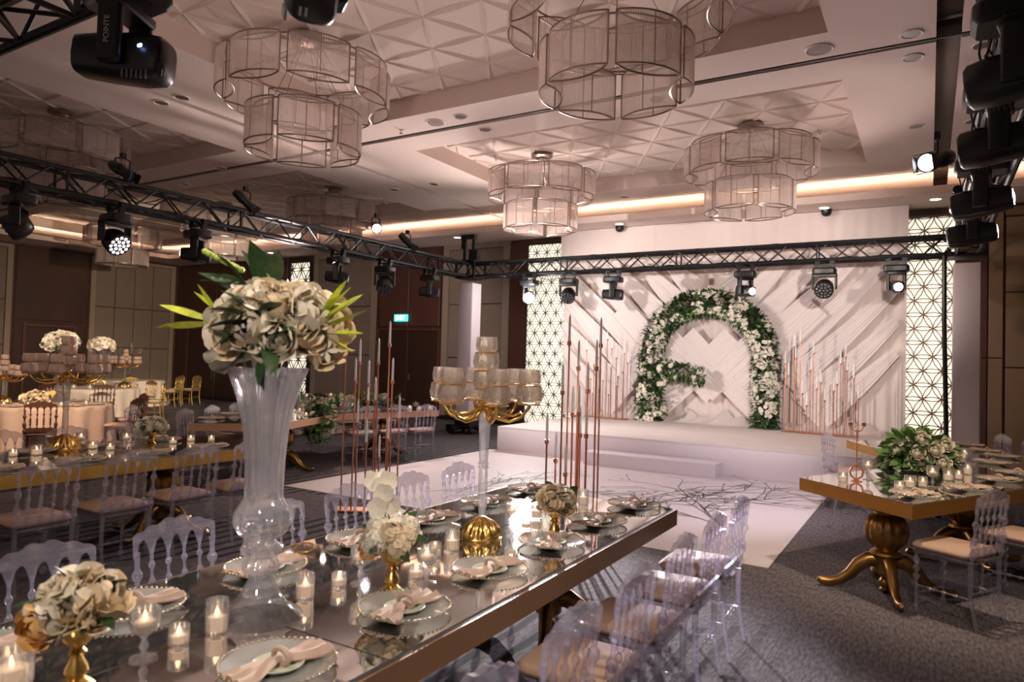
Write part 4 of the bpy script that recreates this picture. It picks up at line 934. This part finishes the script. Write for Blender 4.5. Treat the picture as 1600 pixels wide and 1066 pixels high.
def setting(x, y, rz, where, dish=True, z=TT):
    t = thing('charger_plate', 'clear beaded charger plate '+where, 'plate', (x, y, z), rz)
    ob('plate_disc', cached('charger', charger_me), t); ob('bead_rim', cached('beads', beads_me), t)
    zz = z+.0065
    if dish:
        s = thing('side_dish', 'small sage dish '+where, 'dish', (x, y, zz), 0)
        ob('dish_bowl', cached('dish', lambda: MB().lathe([(0, .004), (.045, .004), (.068, .011), (.073, .016), (.076, .015), (.070, .008), (.05, 0), (0, 0)], 28).mesh('dish', plant_dish, 60)), s); zz += .0075
    a = rz+rn.uniform(-.25, .25); n = thing('napkin', 'knotted blush napkin '+where, 'napkin', (x, y, zz), a)
    ob('napkin_cloth', rn.choice(NAPK), n); ob('napkin_knot', KNOT, n, (.01, 0, 0))
def flame_part(t, z, s=1.0):
    ob('flame', cached('flame', lambda: MB().lathe([(0, 0), (.004, .004), (.0065, .011), (.004, .022), (0, .032)], 8).mesh('flame', flame, 70)), t, (0, 0, z), (0, 0, 0), (s, s, s))
def votive(p, h, r, where, lit=True, amber=False, z=TT):
    t = thing('votive_glass', 'faceted glass votive '+where, 'candle holder', (p[0], p[1], z))
    def mk():
        pr = [(0, .001), (r*.92, .001), (r, .008), (r*1.03, h*.5), (r*1.06, h), (r*.96, h), (r*.92, h*.5), (r*.86, .014), (0, .012)]
        return MB().lathe(pr, 40, rib=(10, .05, .004, h*.97)).mesh('votive', votive_glass, 30)
    ob('glass_cup', cached(('votive', round(h, 3), round(r, 3)), mk), t)
    if lit:
        c = thing('tealight', 'lit tealight in the votive '+where, 'candle', (p[0], p[1], z+.013))
        hc = h*.42 if h > .08 else h*.35
        ob('wax_body', cached(('tea', round(h, 3), round(r, 3)), lambda: MB().lathe([(0, 0), (r*.74, 0), (r*.76, hc), (r*.68, hc+.001), (0, hc-.002)], 20).mesh('tea', tea_wax, 40)), c); flame_part(c, hc)
def goblet(p, where, h=.15, z=TT, r=.042):
    t = thing('goblet', 'cut glass goblet '+where, 'goblet', (p[0], p[1], z))
    b = h*.48
    ob('goblet_bowl', cached(('gb', h, r), lambda: MB().lathe([(0, b), (r*.5, b+.003), (r*.85, b+.016), (r*.97, b+.04), (r*1.05, h), (r*.97, h), (r*.88, b+.04), (r*.6, b+.016), (0, b+.010)], 48, rib=(12, .05, b+.005, h-.01)).mesh('gb', votive_glass, 30)), t)
    ob('goblet_stem', cached(('gs', h, r), lambda: MB().lathe([(.012, .012), (.007, .025), (.013, b*.45), (.014, b*.55), (.007, b*.8), (.014, b)], 12).mesh('gs', crystal, 50)), t)
    ob('goblet_foot', cached(('gf', h, r), lambda: MB().lathe([(0, .001), (r*.92, .001), (r*.95, .004), (r*.4, .010), (.012, .014), (0, .014)], 24).mesh('gf', crystal, 40)), t)
    c = thing('floating_candle', 'floating candle in the goblet '+where, 'candle', (p[0], p[1], z+b+.028))
    ob('wax_body', cached('fc', lambda: MB().lathe([(0, 0), (.02, .002), (.027, .014), (.02, .016), (0, .015)], 16).mesh('fc', tea_wax, 50)), c); flame_part(c, .016)
def bud_vase(p, where, h=.165, s=1.0, z=TT, m=gold):
    t = thing('gold_vase', 'small gold pedestal vase '+where, 'vase', (p[0], p[1], z))
    ob('vase_body', cached(('bv', h), lambda: MB().lathe([(0, 0), (.045, 0), (.047, .006), (.038, .016), (.02, .03), (.03, .045), (.026, .06), (.013, h*.5), (.024, h*.55), (.015, h*.62), (.035, h*.74), (.05, h*.88), (.052, h), (.046, h), (.042, h*.88), (0, h*.75)], 24, rib=(10, .06, h*.66, h*.97)).mesh('bv', m, 40)), t)
RB = [('rose_bloom', m) for m in ROSES]; RC = [('rose_bloom', m) for m in ROSES_C]; HB = [('hydrangea_bloom', m) for m in HYD]
# ---- foreground table: place settings
for i, y in enumerate([.85]+YS): setting(-1.62, y, PI/2+.1, 'at the foreground table right side, %s from camera' % nth(i, 'nearest'))
for i, y in enumerate([.93]+YS): setting(-2.40, y+.03, PI/2-.1, 'at the foreground table left side, %s from camera' % nth(i, 'nearest'))
# ---- foreground table: trumpet vase with a ball of roses
def trumpet(p, H, where, z=TT, n=72):
    t = thing('trumpet_vase', where, 'vase', (p[0], p[1], z)); k = H/.83
    pr_foot = [(0, .0), (.135*k, 0), (.14*k, .006*k), (.125*k, .02*k), (.085*k, .05*k), (.055*k, .10*k), (.040*k, .13*k), (.036*k, .145*k), (0, .14*k)]
    ob('vase_foot', cached(('vf', H), lambda: MB().lathe(pr_foot, n).mesh('vf', crystal, 50)), t)
    ob('vase_knop', cached(('vk', H), lambda: MB().lathe([(.036*k, .145*k), (.055*k, .155*k), (.060*k, .175*k), (.048*k, .195*k), (.045*k, .205*k), (.062*k, .215*k), (.066*k, .235*k), (.05*k, .25*k), (.045*k, .262*k)], n, rib=(12, .05, .15*k, .25*k)).mesh('vk', crystal, 40)), t)
    ob('vase_bulb', cached(('vb', H), lambda: MB().lathe([(.045*k, .262*k), (.075*k, .28*k), (.094*k, .315*k), (.092*k, .35*k), (.07*k, .385*k), (.062*k, .40*k)], n, rib=(16, .02, .28*k, .38*k)).mesh('vb', crystal, 50)), t)
    ob('vase_flute', cached(('vfl', H), lambda: MB().lathe([(.062*k, .40*k), (.060*k, .44*k), (.062*k, .52*k), (.070*k, .62*k), (.084*k, .70*k), (.105*k, .77*k), (.128*k, .83*k), (.122*k, .83*k), (.098*k, .77*k), (.077*k, .70*k), (.063*k, .62*k), (.055*k, .52*k), (.053*k, .44*k), (.04*k, .41*k), (0, .41*k)], n, rib=(12, .06, .42*k, .86*k)).mesh('vfl', crystal, 50)), t)
    return t
pv = at(405, 966, TT)
trumpet(pv, .87, 'tall clear fluted trumpet vase on the foreground table')
bz = zon(430, 512, pv)
bq = bouquet('big ball of cream and white roses with leaves on the tall trumpet vase', 'bouquet', (pv.x+.03, pv.y+.02, bz-.02), .27, .20, 34, .082, RB+RC, 0, LEAF_D, .13, 5)
def leafset(t, L, items):
    for d, p, s in items:
        q = V(d).normalized(); obm('leaf', L, t, M.Translation(p) @ q.to_track_quat('X', 'Z').to_matrix().to_4x4() @ M.Rotation(rn.uniform(-.6, .6), 4, 'X') @ M.Scale(s, 4))
left, up, cam_ = -CR, V((0, 0, 1)), -CFW
g = lambda a, b, c: left*a+up*b+cam_*c
leafset(bq, LEAF_Y, [(g(1, .15, .1), g(.20, .04, .1), .17), (g(1, -.25, .1), g(.19, .03, .1), .19), (g(.7, .7, .1), g(.17, .05, .1), .14), (g(.85, .45, 0), g(.18, .06, .05), .13)])
leafset(bq, LEAF_Y, [(g(-1, .15, .1), g(-.17, .02, .1), .17), (g(-1, .35, .1), g(-.16, .04, .1), .18), (g(-.8, .75, .1), g(-.17, .06, .1), .15), (g(-1, -.2, .1), g(-.17, .0, .1), .15), (g(-.8, -.7, .2), g(-.19, -.01, .1), .11), (g(-.9, .5, .1), g(-.15, .05, .1), .16)])
leafset(bq, LEAF_D, [(g(.5, 1, .1), g(.10, .14, .05), .17), (g(.1, 1, .1), g(.05, .14, .05), .18), (g(.8, .7, .1), g(.13, .13, .05), .16), (g(-.1, .9, .1), g(.02, .14, .05), .15), (g(1, .3, .2), g(.12, .17, .05), .14), (g(.3, .9, -.1), g(.08, .17, 0), .15)])
leafset(bq, LEAF_D, [(g(-.5, -.6, .7), g(-.02, -.03, .2), .14), (g(.3, -.9, .6), g(-.04, -.05, .2), .13), (g(.9, -.4, .5), g(-.02, -.04, .2), .12), (g(-.9, .5, .5), g(-.02, -.02, .2), .13), (g(-.7, -.8, .5), g(-.03, -.06, .2), .1), (g(.2, -1, .4), g(-.03, -.08, .2), .11)])
leafset(bq, LEAF_D, [(g(.9, .5, .4), g(.02, .04, .2), .14), (g(.9, .1, .4), g(.02, .03, .2), .15), (g(.9, -.3, .4), g(.02, .02, .2), .14), (g(.6, .9, .4), g(.02, .05, .2), .13), (g(-.6, .5, .4), g(.0, .05, .2), .12), (g(.5, -.9, .4), g(.0, .0, .2), .13)])
bm = MB()
for q in range(9): bm.lathe([(0, -.012), (.009, -.008), (.012, 0), (.009, .008), (0, .012)], 6, tuple(g(.13+.016*q, .22+.008*q, .04+.006*(q % 2))))
ob('berry_sprig', bm.mesh('berries', berry, 60), bq)
for a, b, c in ((-.055, -.07, .21), (-.02, -.045, .22), (-.19, -.06, .1), (-.21, 0, .08)): obm('star_flower', STAR, bq, M.Translation(g(a, b, c)) @ rot_to(cam_+up*.2) @ M.Scale(.045, 4))
# ---- candelabra
def candelabra(label, p, cupm, metal, z=TT, H=.66, arms=6, s=1.0):
    t = thing('candelabra', label, 'candelabra', (p[0], p[1], z), .3); nm = (cupm.name, metal.name, H, s)
    base = MB().lathe([(0, 0), (.10*s, 0), (.104*s, .012*s), (.098*s, .018*s), (.102*s, .028*s), (.09*s, .06*s), (.065*s, .09*s), (.035*s, .105*s), (.02*s, .115*s), (0, .115*s)], 84, rib=(14, .075, .02*s, .10*s))
    ob('candelabra_base', cached(('cb', nm), lambda: base.mesh('cb', metal, 50)), t)
    ob('crystal_column', cached(('cc', nm), lambda: MB().lathe([(.017, .115*s), (.021, .14), (.027, .20), (.023, .34), (.021, .36), (.030, .365), (.022, .375), (.030, .385), (.022, .395), (.024, .42), (.034, H-.04), (.026, H-.02), (.02, H)], 8).mesh('cc', crystal, 20)), t)
    ob('arm_hub', cached(('ah', nm), lambda: MB().lathe([(.02, H-.02), (.05, H-.01), (.055, H+.012), (.03, H+.03), (.016, H+.045), (.016, H+.075)], 20, rib=(10, .1, H-.02, H+.03)).mesh('ah', metal, 40)), t)
    bowl = cached(('bowl', nm), lambda: MB().lathe([(0, .0), (.045, .002), (.062, .016), (.068, .045), (.062, .090), (.056, .088), (.062, .045), (.056, .018), (0, .008)], 40, rib=(10, .06, .004, .088)).mesh('bowl', cupm, 30))
    bow2 = cached(('bow2', nm), lambda: MB().lathe([(0, .0), (.040, .002), (.052, .014), (.056, .04), (.052, .082), (.047, .08), (.051, .04), (.047, .014), (0, .008)], 40, rib=(10, .06, .004, .08)).mesh('bow2', cupm, 30))
    rimm = cached(('crim', nm), lambda: MB().lathe([(.056, -.004), (.060, 0), (.056, .004), (.050, 0), (.056, -.004)], 24).mesh('crim', metal, 60))
    R = .232*s
    arm = cached(('arm', nm), lambda: MB().tube([(.02, 0, H), (.07, 0, H-.05), (.13*s, 0, H-.065), (.19*s, 0, H-.04), (R, 0, H+.01), (R, 0, H+.03)], [.010, .010, .009, .008, .008, .012], 8).tube([(.03, 0, H+.01), (.09, 0, H-.025), (.15*s, 0, H-.035), (.19*s, 0, H-.015)], .006, 6).mesh('arm', metal, 60))
    def stack(parent, x, z0, n):
        zz = z0
        for k in range(n):
            o = ob('crystal_cup', bowl if k < n-1 else bow2, parent, (x, 0, zz)); ob('cup_rim', rimm, o, (0, 0, -.001)); zz += .093
    for k in range(arms):
        a = ob('candelabra_arm', arm, t, (0, 0, 0), (0, 0, 2*PI*k/arms)); stack(a, R, H+.03, 2)
    hub = ob('center_stem', MB().lathe([(.012, H+.07), (.012, H+.09), (.03, H+.095), (0, H+.10)], 12).mesh('cstem', metal), t); stack(hub, 0, H+.098, 3)
    return t
pc = at(752, 842, TT)
candelabra('gold based crystal candelabra with stacked faceted cups on the foreground table', pc, candlelit_crystal, gold, TT, .67)
# ---- foreground table: gold vases with flowers
def posy(px, py, label, where, rx, rz, n, size, blooms, nl, seed, hz=.165):
    q = at(px, py, TT); bud_vase(q, where, hz)
    return bouquet(label, 'bouquet', (q.x, q.y, TT+hz+rz*.55), rx, rz, n, size, blooms, nl, LEAF_D, .075, seed), q
b2, q2 = posy(612, 926, 'rounded white hydrangea posy with orchid spray in gold vase, middle of foreground table', 'in the middle of the foreground table under the orchid posy', .115, .085, 16, .052, HB+RB[:1]+[('hydrangea_bloom', HYD_C)], 12, 31)
obm('peach_rose', ROSE_P, b2, M.Translation(g(.085, -.03, .07)) @ rot_to(cam_) @ M.Scale(.032, 4))
ob('orchid_stem', MB().tube([g(0, .05, .05), g(.02, .13, .06), g(.045, .2, .05), g(.07, .24, .04)], .003, 5).mesh('ostem', stem_m), b2)
for a, b, c in ((.075, .235, .06), (.03, .19, .08), (.0, .15, .08), (.05, .14, .09), (.02, .235, .06)): obm('orchid_bloom', ORCH, b2, M.Translation(g(a, b, c)) @ rot_to(cam_+up*.15+left*rn.uniform(-.4, .4), rn.uniform(0, 3)) @ M.Scale(.042, 4))
posy(866, 842, 'loose cream rose posy in gold vase near the far end of the foreground table', 'near the far end of the foreground table', .095, .06, 9, .055, RC+RB[:1], 6, 33)
b4, q4 = posy(118, 1075, 'white rose posy with one peach rose at the lower left corner', 'at the lower left corner under the rose posy', .105, .085, 12, .058, RB+RC, 8, 35, .175)
obm('peach_rose', ROSE_P, b4, M.Translation(g(.07, -.035, .07)) @ rot_to(cam_+left*.4) @ M.Scale(.055, 4))
bud_vase((-2.03, .35), 'just below the frame on the foreground table')
# ---- foreground table: candle glasses
VT = [(338, 992, .115, .034, 'left of the trumpet vase foot on the foreground table'), (279, 1010, .065, .030, 'low one between foreground goblet and trumpet vase'),
      (476, 938, .10, .032, 'just right of the trumpet vase foot on the foreground table'), (529, 919, .06, .028, 'low one left of the foreground orchid posy'),
      (650, 905, .055, .034, 'right of the orchid posy vase on the foreground table'), (679, 872, .07, .028, 'left before the candelabra base on the foreground table'),
      (706, 862, .10, .034, 'directly left of the candelabra base on the foreground table'), (891, 800, .075, .030, 'right of the far rose posy on the foreground table'),
      (911, 790, .10, .034, 'tall one behind the foreground rose posy'), (838, 812, .09, .034, 'left of the far rose posy on the foreground table'),
      (822, 828, .06, .028, 'low one before the foreground rose posy'), (16, 1075, .10, .05, 'at the lower left frame corner with warm glow')]
for x, y, h, r, w_ in VT: votive(at(x, y, TT), h, r, w_)
for x, y, w_ in ((224, 1030, 'beside the lower left rose posy'), (563, 912, 'left of the orchid posy on the foreground table'), (666, 912, 'right behind the orchid posy on the foreground table'), (800, 830, 'right of the candelabra base on the foreground table')): goblet(at(x, y, TT), w_)
# cutlery ring: gold wire napkin ring pair seen left of the orchid posy
t = thing('gold_wire_ring', 'thin gold wire ring lying on the mirror left of the orchid posy', 'ornament', tuple(at(475, 862, TT)))
ob('wire_loop', MB().tube([(.05*math.cos(a), .035*math.sin(a), .006+.012*(1+math.sin(a))) for a in [2*PI*k/20 for k in range(20)]], .0035, 5, closed=True).mesh('wloop', gold), t)
# ---- left gold edged table
p2 = at(100, 703, TT); candelabra('rose gold crystal candelabra on the left gold edged table', p2, rose_crystal, gold, TT, .66, 6, 1.25)
q = at(236, 694, TT); bud_vase(q, 'on the left gold edged table', .12)
bouquet('small white rose posy on the left gold edged table', 'bouquet', (q.x, q.y, TT+.16), .14, .10, 9, .075, RB, 8, LEAF_D, .08, 41)
for i, y in enumerate((4.25, 3.66, 3.07, 2.48)):
    setting(-5.90, y, PI/2, 'on the left table near side, %s from far end' % nth(i, 'first')); setting(-6.66, y, PI/2, 'on the left table far side, %s from far end' % nth(i, 'first'))
for x, y, h, r, w_ in ((20, 714, .06, .034, 'leftmost on the left gold edged table'), (57, 712, .085, .044, 'left of the rose gold candelabra base'), (145, 702, .075, .042, 'right of the rose gold candelabra base'), (172, 704, .06, .034, 'second to the right of the rose gold candelabra base'),
        (199, 692, .07, .034, 'left of the small rose posy on the left table'), (270, 694, .06, .034, 'right of the small rose posy on the left table'), (298, 690, .065, .036, 'near the far end of the left gold edged table'), (330, 690, .06, .03, 'nearest the trumpet vase on the left gold edged table')):
    votive(at(x, y, TT), h, r, w_)
goblet(at(126, 702, TT), 'behind the rose gold candelabra on the left table'); goblet(at(197, 700, TT), 'before the small rose posy on the left table', .13)
# ---- garland table
def garland(label, pts, n, seed, drop=None, roses=6, rz=.1, cat='garland', rad=.14, size=.12):
    r = random.Random(seed); t = thing('leaf_garland', label, cat, (pts[0][0], pts[0][1], TT)); o = V((pts[0][0], pts[0][1], TT)); P_ = [V(p)-o for p in pts]
    ob('garland_stem', MB().tube([p+V((0, 0, .03)) for p in P_], .008, 5).mesh('gstem', stem_m), t)
    def pos(u): k = u*(len(P_)-1); i = min(int(k), len(P_)-2); return P_[i].lerp(P_[i+1], k-i)
    for i in range(n):
        u = r.random(); p = pos(u)+V((r.uniform(-rad, rad), r.uniform(-rad, rad), r.uniform(.02, rz))); d = V((r.uniform(-1, 1), r.uniform(-1, 1), r.uniform(-.1, 1)))
        obm('leaf', LEAF_G if r.random() < .6 else LEAF_D, t, M.Translation(p) @ d.to_track_quat('X', 'Z').to_matrix().to_4x4() @ M.Scale(r.uniform(.8, 1.25)*size, 4))
    for i in range(roses):
        p = pos((i+.5)/roses)+V((r.uniform(-.6, .6)*rad, r.uniform(-.6, .6)*rad, rz)); obm('rose_bloom', r.choice(ROSES), t, M.Translation(p) @ rot_to(V((.3, -.6, .8)), r.uniform(0, 6)) @ M.Scale(.065, 4))
    return t
ga, gb = at(503, 647, TT), at(620, 636, TT)
garland('green leaf garland with pale roses draped over the edge of the bent garland table', [(gb.x, gb.y, TT), ((ga.x+gb.x)/2-.1, (ga.y+gb.y)/2, TT), (ga.x-.1, ga.y-.05, TT), (ga.x+.15, ga.y-.2, TT-.02), (ga.x+.22, ga.y-.25, TT-.3), (ga.x+.22, ga.y-.25, TT-.52)], 290, 51, None, 12, .20, 'garland', .19, .15)
for i, (x, y) in enumerate(((330, 655), (362, 648), (388, 643), (412, 655))): p = at(x, y, TT); setting(p.x, p.y, .8, 'on the garland table gold end, %s from left' % nth(i, 'first'), False)
for i, (x, y, h, r) in enumerate(((437, 652, .08, .04), (453, 650, .07, .036), (468, 646, .10, .045), (478, 651, .06, .034), (640, 640, .075, .042), (655, 641, .06, .036), (672, 641, .085, .046))): votive(at(x, y, TT), h, r, 'on the garland table, %s from left' % nth(i, 'first'))
t = thing('crystal_star', 'spiky crystal star ornament between votives on the garland table end', 'ornament', tuple(at(650, 639, TT)))
sm = MB()
for d in fib(16, -.2, 3): sm.tube([(0, 0, .05), tuple(V((0, 0, .05))+d*.10)], [.012, .001], 4)
ob('star_spikes', sm.mesh('spikes', crystal, 20), t)
# ---- right table
fc = at(1425, 737, TT)
bouquet('round mound of green leaves and white roses on the right table', 'centrepiece', (fc.x+.05, fc.y+.2, TT+.10), .33, .30, 12, .085, RB, 230, LEAF_G, .115, 61, None, -.25, 'floral_mound')
md = bpy.data.objects['floral_mound']
for a, b, c in ((.02, .13, .30), (-.10, .17, .26), (.16, .10, .26), (.08, .22, .2), (-.2, .08, .25), (-.03, .02, .34)): obm('rose_bloom', ROSES[0], md, M.Translation(g(a, b, c)) @ rot_to(cam_+up*.5) @ M.Scale(.062, 4))
for i, (x, y, h, r) in enumerate(((1317, 754, .085, .035), (1406, 767, .075, .036), (1422, 763, .10, .040), (1442, 762, .085, .032), (1482, 752, .10, .040), (1498, 750, .085, .034), (1476, 738, .12, .04), (1512, 742, .11, .038))): votive(at(x, y, TT), h, r, 'on the right table, %s from its left corner' % nth(i, 'first'))
for i, (x, y) in enumerate(((1356, 750), (1457, 762), (1507, 728))): goblet(at(x, y, TT), 'on the right table, %s from its left corner' % nth(i, 'first'), .17)
for i, (x, y) in enumerate(((1430, 776), (1512, 766), (1560, 752), (1590, 742))): p = at(x, y, TT); setting(p.x, p.y, .95, 'on the right table gold edge, %s from its corner' % nth(i, 'first'))
for i, (x, y) in enumerate(((1535, 698), (1563, 707), (1590, 716), (1575, 726))): p = at(x, y, TT); setting(p.x-.14, p.y-.07, -.5, 'on the far arm of the right table, %s from the lattice' % nth(i, 'first'))
q = at(1338, 752, TT); t = thing('copper_candlestick', 'slim copper candlestick with pierced foot on the right table corner', 'candlestick', tuple(q))
m = MB().tube([(0, 0, .0), (0, 0, .43)], .005, 6).lathe([(0, 0), (.045, 0), (.045, .005), (.01, .012), (0, .012)], 18)
for sg in (-1, 1): m.tube([(0, 0, .012), (sg*.04, 0, .04), (sg*.05, 0, .08), (sg*.03, 0, .12), (0, 0, .14)], .008, 6)
m.tube([(-.05, 0, .46), (-.03, 0, .42), (0, 0, .41), (.03, 0, .42), (.05, 0, .46)], .006, 6)
ob('candlestick_stem', m.mesh('cstick', copper), t)
for sg in (-1, 1): ob('candle_cup', cached('ccup', lambda: MB().lathe([(0, 0), (.014, 0), (.018, .03), (.012, .03), (0, .02)], 10).mesh('ccup', copper)), t, (sg*.05, 0, .455))
# ================================================================ copper candle stands
rod_me = MB().tube([(0, 0, 0), (0, 0, 1)], .0085, 8, False).mesh('rod', copper)
cup_me = MB().lathe([(0, 0), (.010, 0), (.020, .012), (.020, .045), (.014, .045), (.012, .012), (0, .012)], 12).mesh('cup', copper)
taper_me = MB().lathe([(0, 0), (.013, 0), (.012, .2), (.010, .255), (.004, .28), (0, .29)], 10).mesh('taper', wax)
def candle_stand(label, short, p, rz, rods, hw=.40, z=0, fl=.0):
    """rods: (offset along the base, row -1/0/1, height of the holder)"""
    t = thing('candle_stand', label, 'candle stand', (p[0], p[1], z), rz)
    ob('stand_base', cached(('sbase', hw), lambda: MB().rbox(-hw, hw, -.11, .11, 0, .025, .02).mesh('sbase', copper, 40)), t)
    order = sorted(range(len(rods)), key=lambda i: -rods[i][2])
    for i, (x, row, h) in enumerate(rods):
        rd = ob('stand_rod', rod_me, t, (x, row*.07, .025), (0, 0, 0), (1, 1, h-.025)); ob('candle_cup', cup_me, t, (x, row*.07, h))
        w = V((p[0], p[1], 0))+M.Rotation(rz, 3, 'Z') @ V((x, row*.07, 0)); k = order.index(i)
        c = thing('taper_candle', 'slim white taper candle, %s on the %s' % ('tallest' if k == 0 else nth(k, '')+' tallest', short), 'candle', (w.x, w.y, z+h+.012))
        ob('candle_body', taper_me, c)
        if fl: flame_part(c, .288, .7)
    return t
def from_px(p, rows, ppm, xc):
    out = []
    for k, (x, y) in enumerate(rows): out.append(((x-xc-.028*(700-y)*1)/ppm, (-1, 1, 0)[k % 3], max(.25, zon(x, y, p))))
    return out
s1 = at(572, 799, 0)
r1 = from_px(s1, [(543.6, 538), (560.8, 571), (556, 601), (594, 571), (608, 543), (576.6, 605), (589, 631), (612.7, 601), (576, 632), (562, 666), (623.7, 660), (607.8, 691), (575.7, 696), (592, 722)], 143, 577)
candle_stand('copper rod candle stand with white tapers beyond the left chairs', 'stand beyond the left chairs', s1, .55, r1, .34)
s2 = V((-2.80, 5.85, 0)); xc2 = 878
r2 = from_px(s2, [(857, 617), (870, 540), (873.5, 652), (881.6, 650), (884, 580), (897, 615), (909, 580), (919, 544), (885, 684), (833, 692), (848, 725), (862, 745), (893, 684)], 166, xc2)
candle_stand('copper rod candle stand with white tapers beyond the far end of the foreground table', 'stand beyond the foreground table end', s2, .55, r2, .34)
rs = random.Random(9)
def stage_stand(label, short, x, y, rz, n, hw, lo=.5, hi=1.75):
    hs = [lo+(hi-lo)*k/(n-1) for k in range(n)]; rs.shuffle(hs); rods = [(-hw*.9+1.8*hw*k/(n-1), rs.choice((-1, 0, 1)), hs[k]) for k in range(n)]
    candle_stand(label, short, (x, y), rz, rods, hw, .45, 0)
stage_stand('copper candle stand on the stage left of the arch, next to it', 'stand left of the arch', -6.1, 14.55, -.05, 13, .38)
stage_stand('copper candle stand at the left end of the stage', 'stage stand at the left end', -6.62, 14.75, .1, 7, .20, .5, 1.5)
stage_stand('copper candle stand on the stage right of the arch, next to it', 'stand right of the arch', -2.05, 14.45, -.12, 12, .40)
stage_stand('copper candle stand at the right end of the stage', 'stage stand at the right end', -1.32, 14.3, -.1, 8, .22, .55, 1.45)
# ================================================================ round tables at the left rear
def round_table(label, c, r, m, cl, seed):
    t = thing('round_table', label, 'table', (c[0], c[1], 0))
    ob('tabletop', cached(('rtop', r), lambda: MB().lathe([(0, .74), (r-.02, .74), (r-.01, .755), (r-.02, .765), (0, .765)], 48).mesh('rtop', slot_m)), t)
    ob('table_stem', cached('rstem', lambda: MB().lathe([(0, 0), (.35, 0), (.35, .03), (.08, .06), (.06, .7), (.2, .74)], 24).mesh('rstem', slot_m)), t)
    k = thing('tablecloth', cl, 'tablecloth', (c[0], c[1], 0)); n = 144; rings = []
    for q, (rr, z) in enumerate(((.001, .779), (r*.5, .779), (r*.9, .779), (r-.01, .778), (r+.012, .768), (r+.02, .72), (r+.03, .5), (r+.05, .25), (r+.07, .012))):
        am = .0 if q < 5 else .045*(q-4)/4
        rings.append([((rr+am*math.sin(2*PI*j/n*18+.8*math.sin(2*PI*j/n*5+seed)))*math.cos(2*PI*j/n), (rr+am*math.sin(2*PI*j/n*18+.8*math.sin(2*PI*j/n*5+seed)))*math.sin(2*PI*j/n), z) for j in range(n)])
    ob('cloth', MB().loft(rings).mesh('cloth', m, 60), k)
R1, R2, R3, R4 = (-12.25, 5.8), (-16.9, 9.0), (-20.9, 12.2), (-11.9, 11.0)
round_table('round banquet table under a blush cloth behind the left gold table', R1, .92, cloth_p, 'blush cloth falling in folds over the nearest round table', 1)
round_table('round banquet table under an ivory cloth, second from camera', R2, .95, cloth_w, 'ivory cloth over the second round table', 2)
round_table('round banquet table under an ivory cloth near the left wall grid', R3, .95, cloth_w, 'ivory cloth over the round table near the left wall grid', 3)
round_table('round banquet table under an ivory cloth behind the garland table', R4, .92, cloth_w, 'ivory cloth over the round table behind the garland table', 4)
def chairs_round(c, r, angs, kind, where):
    for i, a in enumerate(angs):
        a = math.radians(a); chair((c[0]+(r+.33)*math.cos(a), c[1]+(r+.33)*math.sin(a)), a+PI/2, kind, '%s %s, %s from camera' % ('gold painted spindle chair' if kind == 'gold' else 'dark brown spindle chair', where, nth(i, 'first')))
chairs_round(R1, .92, (-28, 30, 80), 'brown', 'at the blush round table'); chairs_round(R1, .92, (150, 205, 255), 'gold', 'at the blush round table')
chairs_round(R2, .95, (-20, -62), 'brown', 'at the second round table'); chairs_round(R2, .95, (48, 95, 150), 'gold', 'at the second round table')
chairs_round(R3, .95, (-30, 30, 75, -75), 'gold', 'at the round table near the left wall'); chairs_round(R4, .92, (-35, -75), 'brown', 'at the round table behind the garland'); chairs_round(R4, .92, (40, 85, 20), 'gold', 'at the round table behind the garland')
chair((-20.4, 13.9), PI/2+.3, 'gold', 'gold painted spindle chair standing alone before the dark corner doors')
trumpet((-12.7, 6.2), .95, 'tall clear trumpet vase on the blush round table', .78, 24)
bouquet('dome of white roses on the tall vase of the blush round table', 'bouquet', (-12.7, 6.2, .78+.95+.05), .30, .20, 18, .11, RB, 10, LEAF_D, .12, 71)
v2 = at(138, 585, 1.1); trumpet((-16.9, 9.15), .95, 'tall clear trumpet vase on the second round table', .78, 24)
bouquet('dome of small white orchids on the tall vase of the second round table', 'bouquet', (-16.9, 9.15, .78+.95+.05), .32, .20, 22, .105, [('orchid_bloom', ORCH)]+RB[:1], 6, LEAF_D, .1, 73)
candelabra('crystal candelabra on the round table near the left wall', (-20.9, 12.2), candlelit_crystal, chrome, .78, .75, 5, 1.3)
candelabra('rose crystal candelabra at the edge of the blush round table', (-12.55, 5.3), rose_crystal, gold, .78, .42, 6, 1.2)
candelabra('rose crystal candelabra on the second round table', (-16.5, 9.5), rose_crystal, gold, .78, .55, 6, 1.3)
bouquet('low cream rose posy on the blush round table', 'bouquet', (-12.0, 5.5, .87), .2, .12, 9, .09, RC, 6, LEAF_D, .08, 75)
for i, (dx, dy) in enumerate(((.5, -.5), (.65, -.1), (.6, .3), (.2, -.7), (.45, .1))): votive((R1[0]+dx, R1[1]+dy), .08, .04, 'on the blush round table, %s from the camera side' % nth(i, 'first'), z=.78)
for i, (dx, dy) in enumerate(((.6, -.4), (.75, 0), (.5, .45), (.3, -.6))): votive((R2[0]+dx, R2[1]+dy), .10, .05, 'on the second round table, %s from the camera side' % nth(i, 'first'), z=.78)
for i, (dx, dy) in enumerate(((.5, -.5), (.6, .1), (.2, -.6))): votive((R4[0]+dx, R4[1]+dy), .09, .045, 'on the table behind the garland, %s from camera side' % nth(i, 'first'), z=.78)
for i, a in enumerate((-60, -28, 5, 40, 120, 180)): setting(R1[0]+.68*math.cos(math.radians(a)), R1[1]+.68*math.sin(math.radians(a)), math.radians(a), 'on the blush round table, %s counterclockwise' % nth(i, 'first'), False)
for i, a in enumerate((-50, -10, 35)): setting(R4[0]+.68*math.cos(math.radians(a)), R4[1]+.68*math.sin(math.radians(a)), math.radians(a), 'on the table behind the garland, %s counterclockwise' % nth(i, 'first'), False)
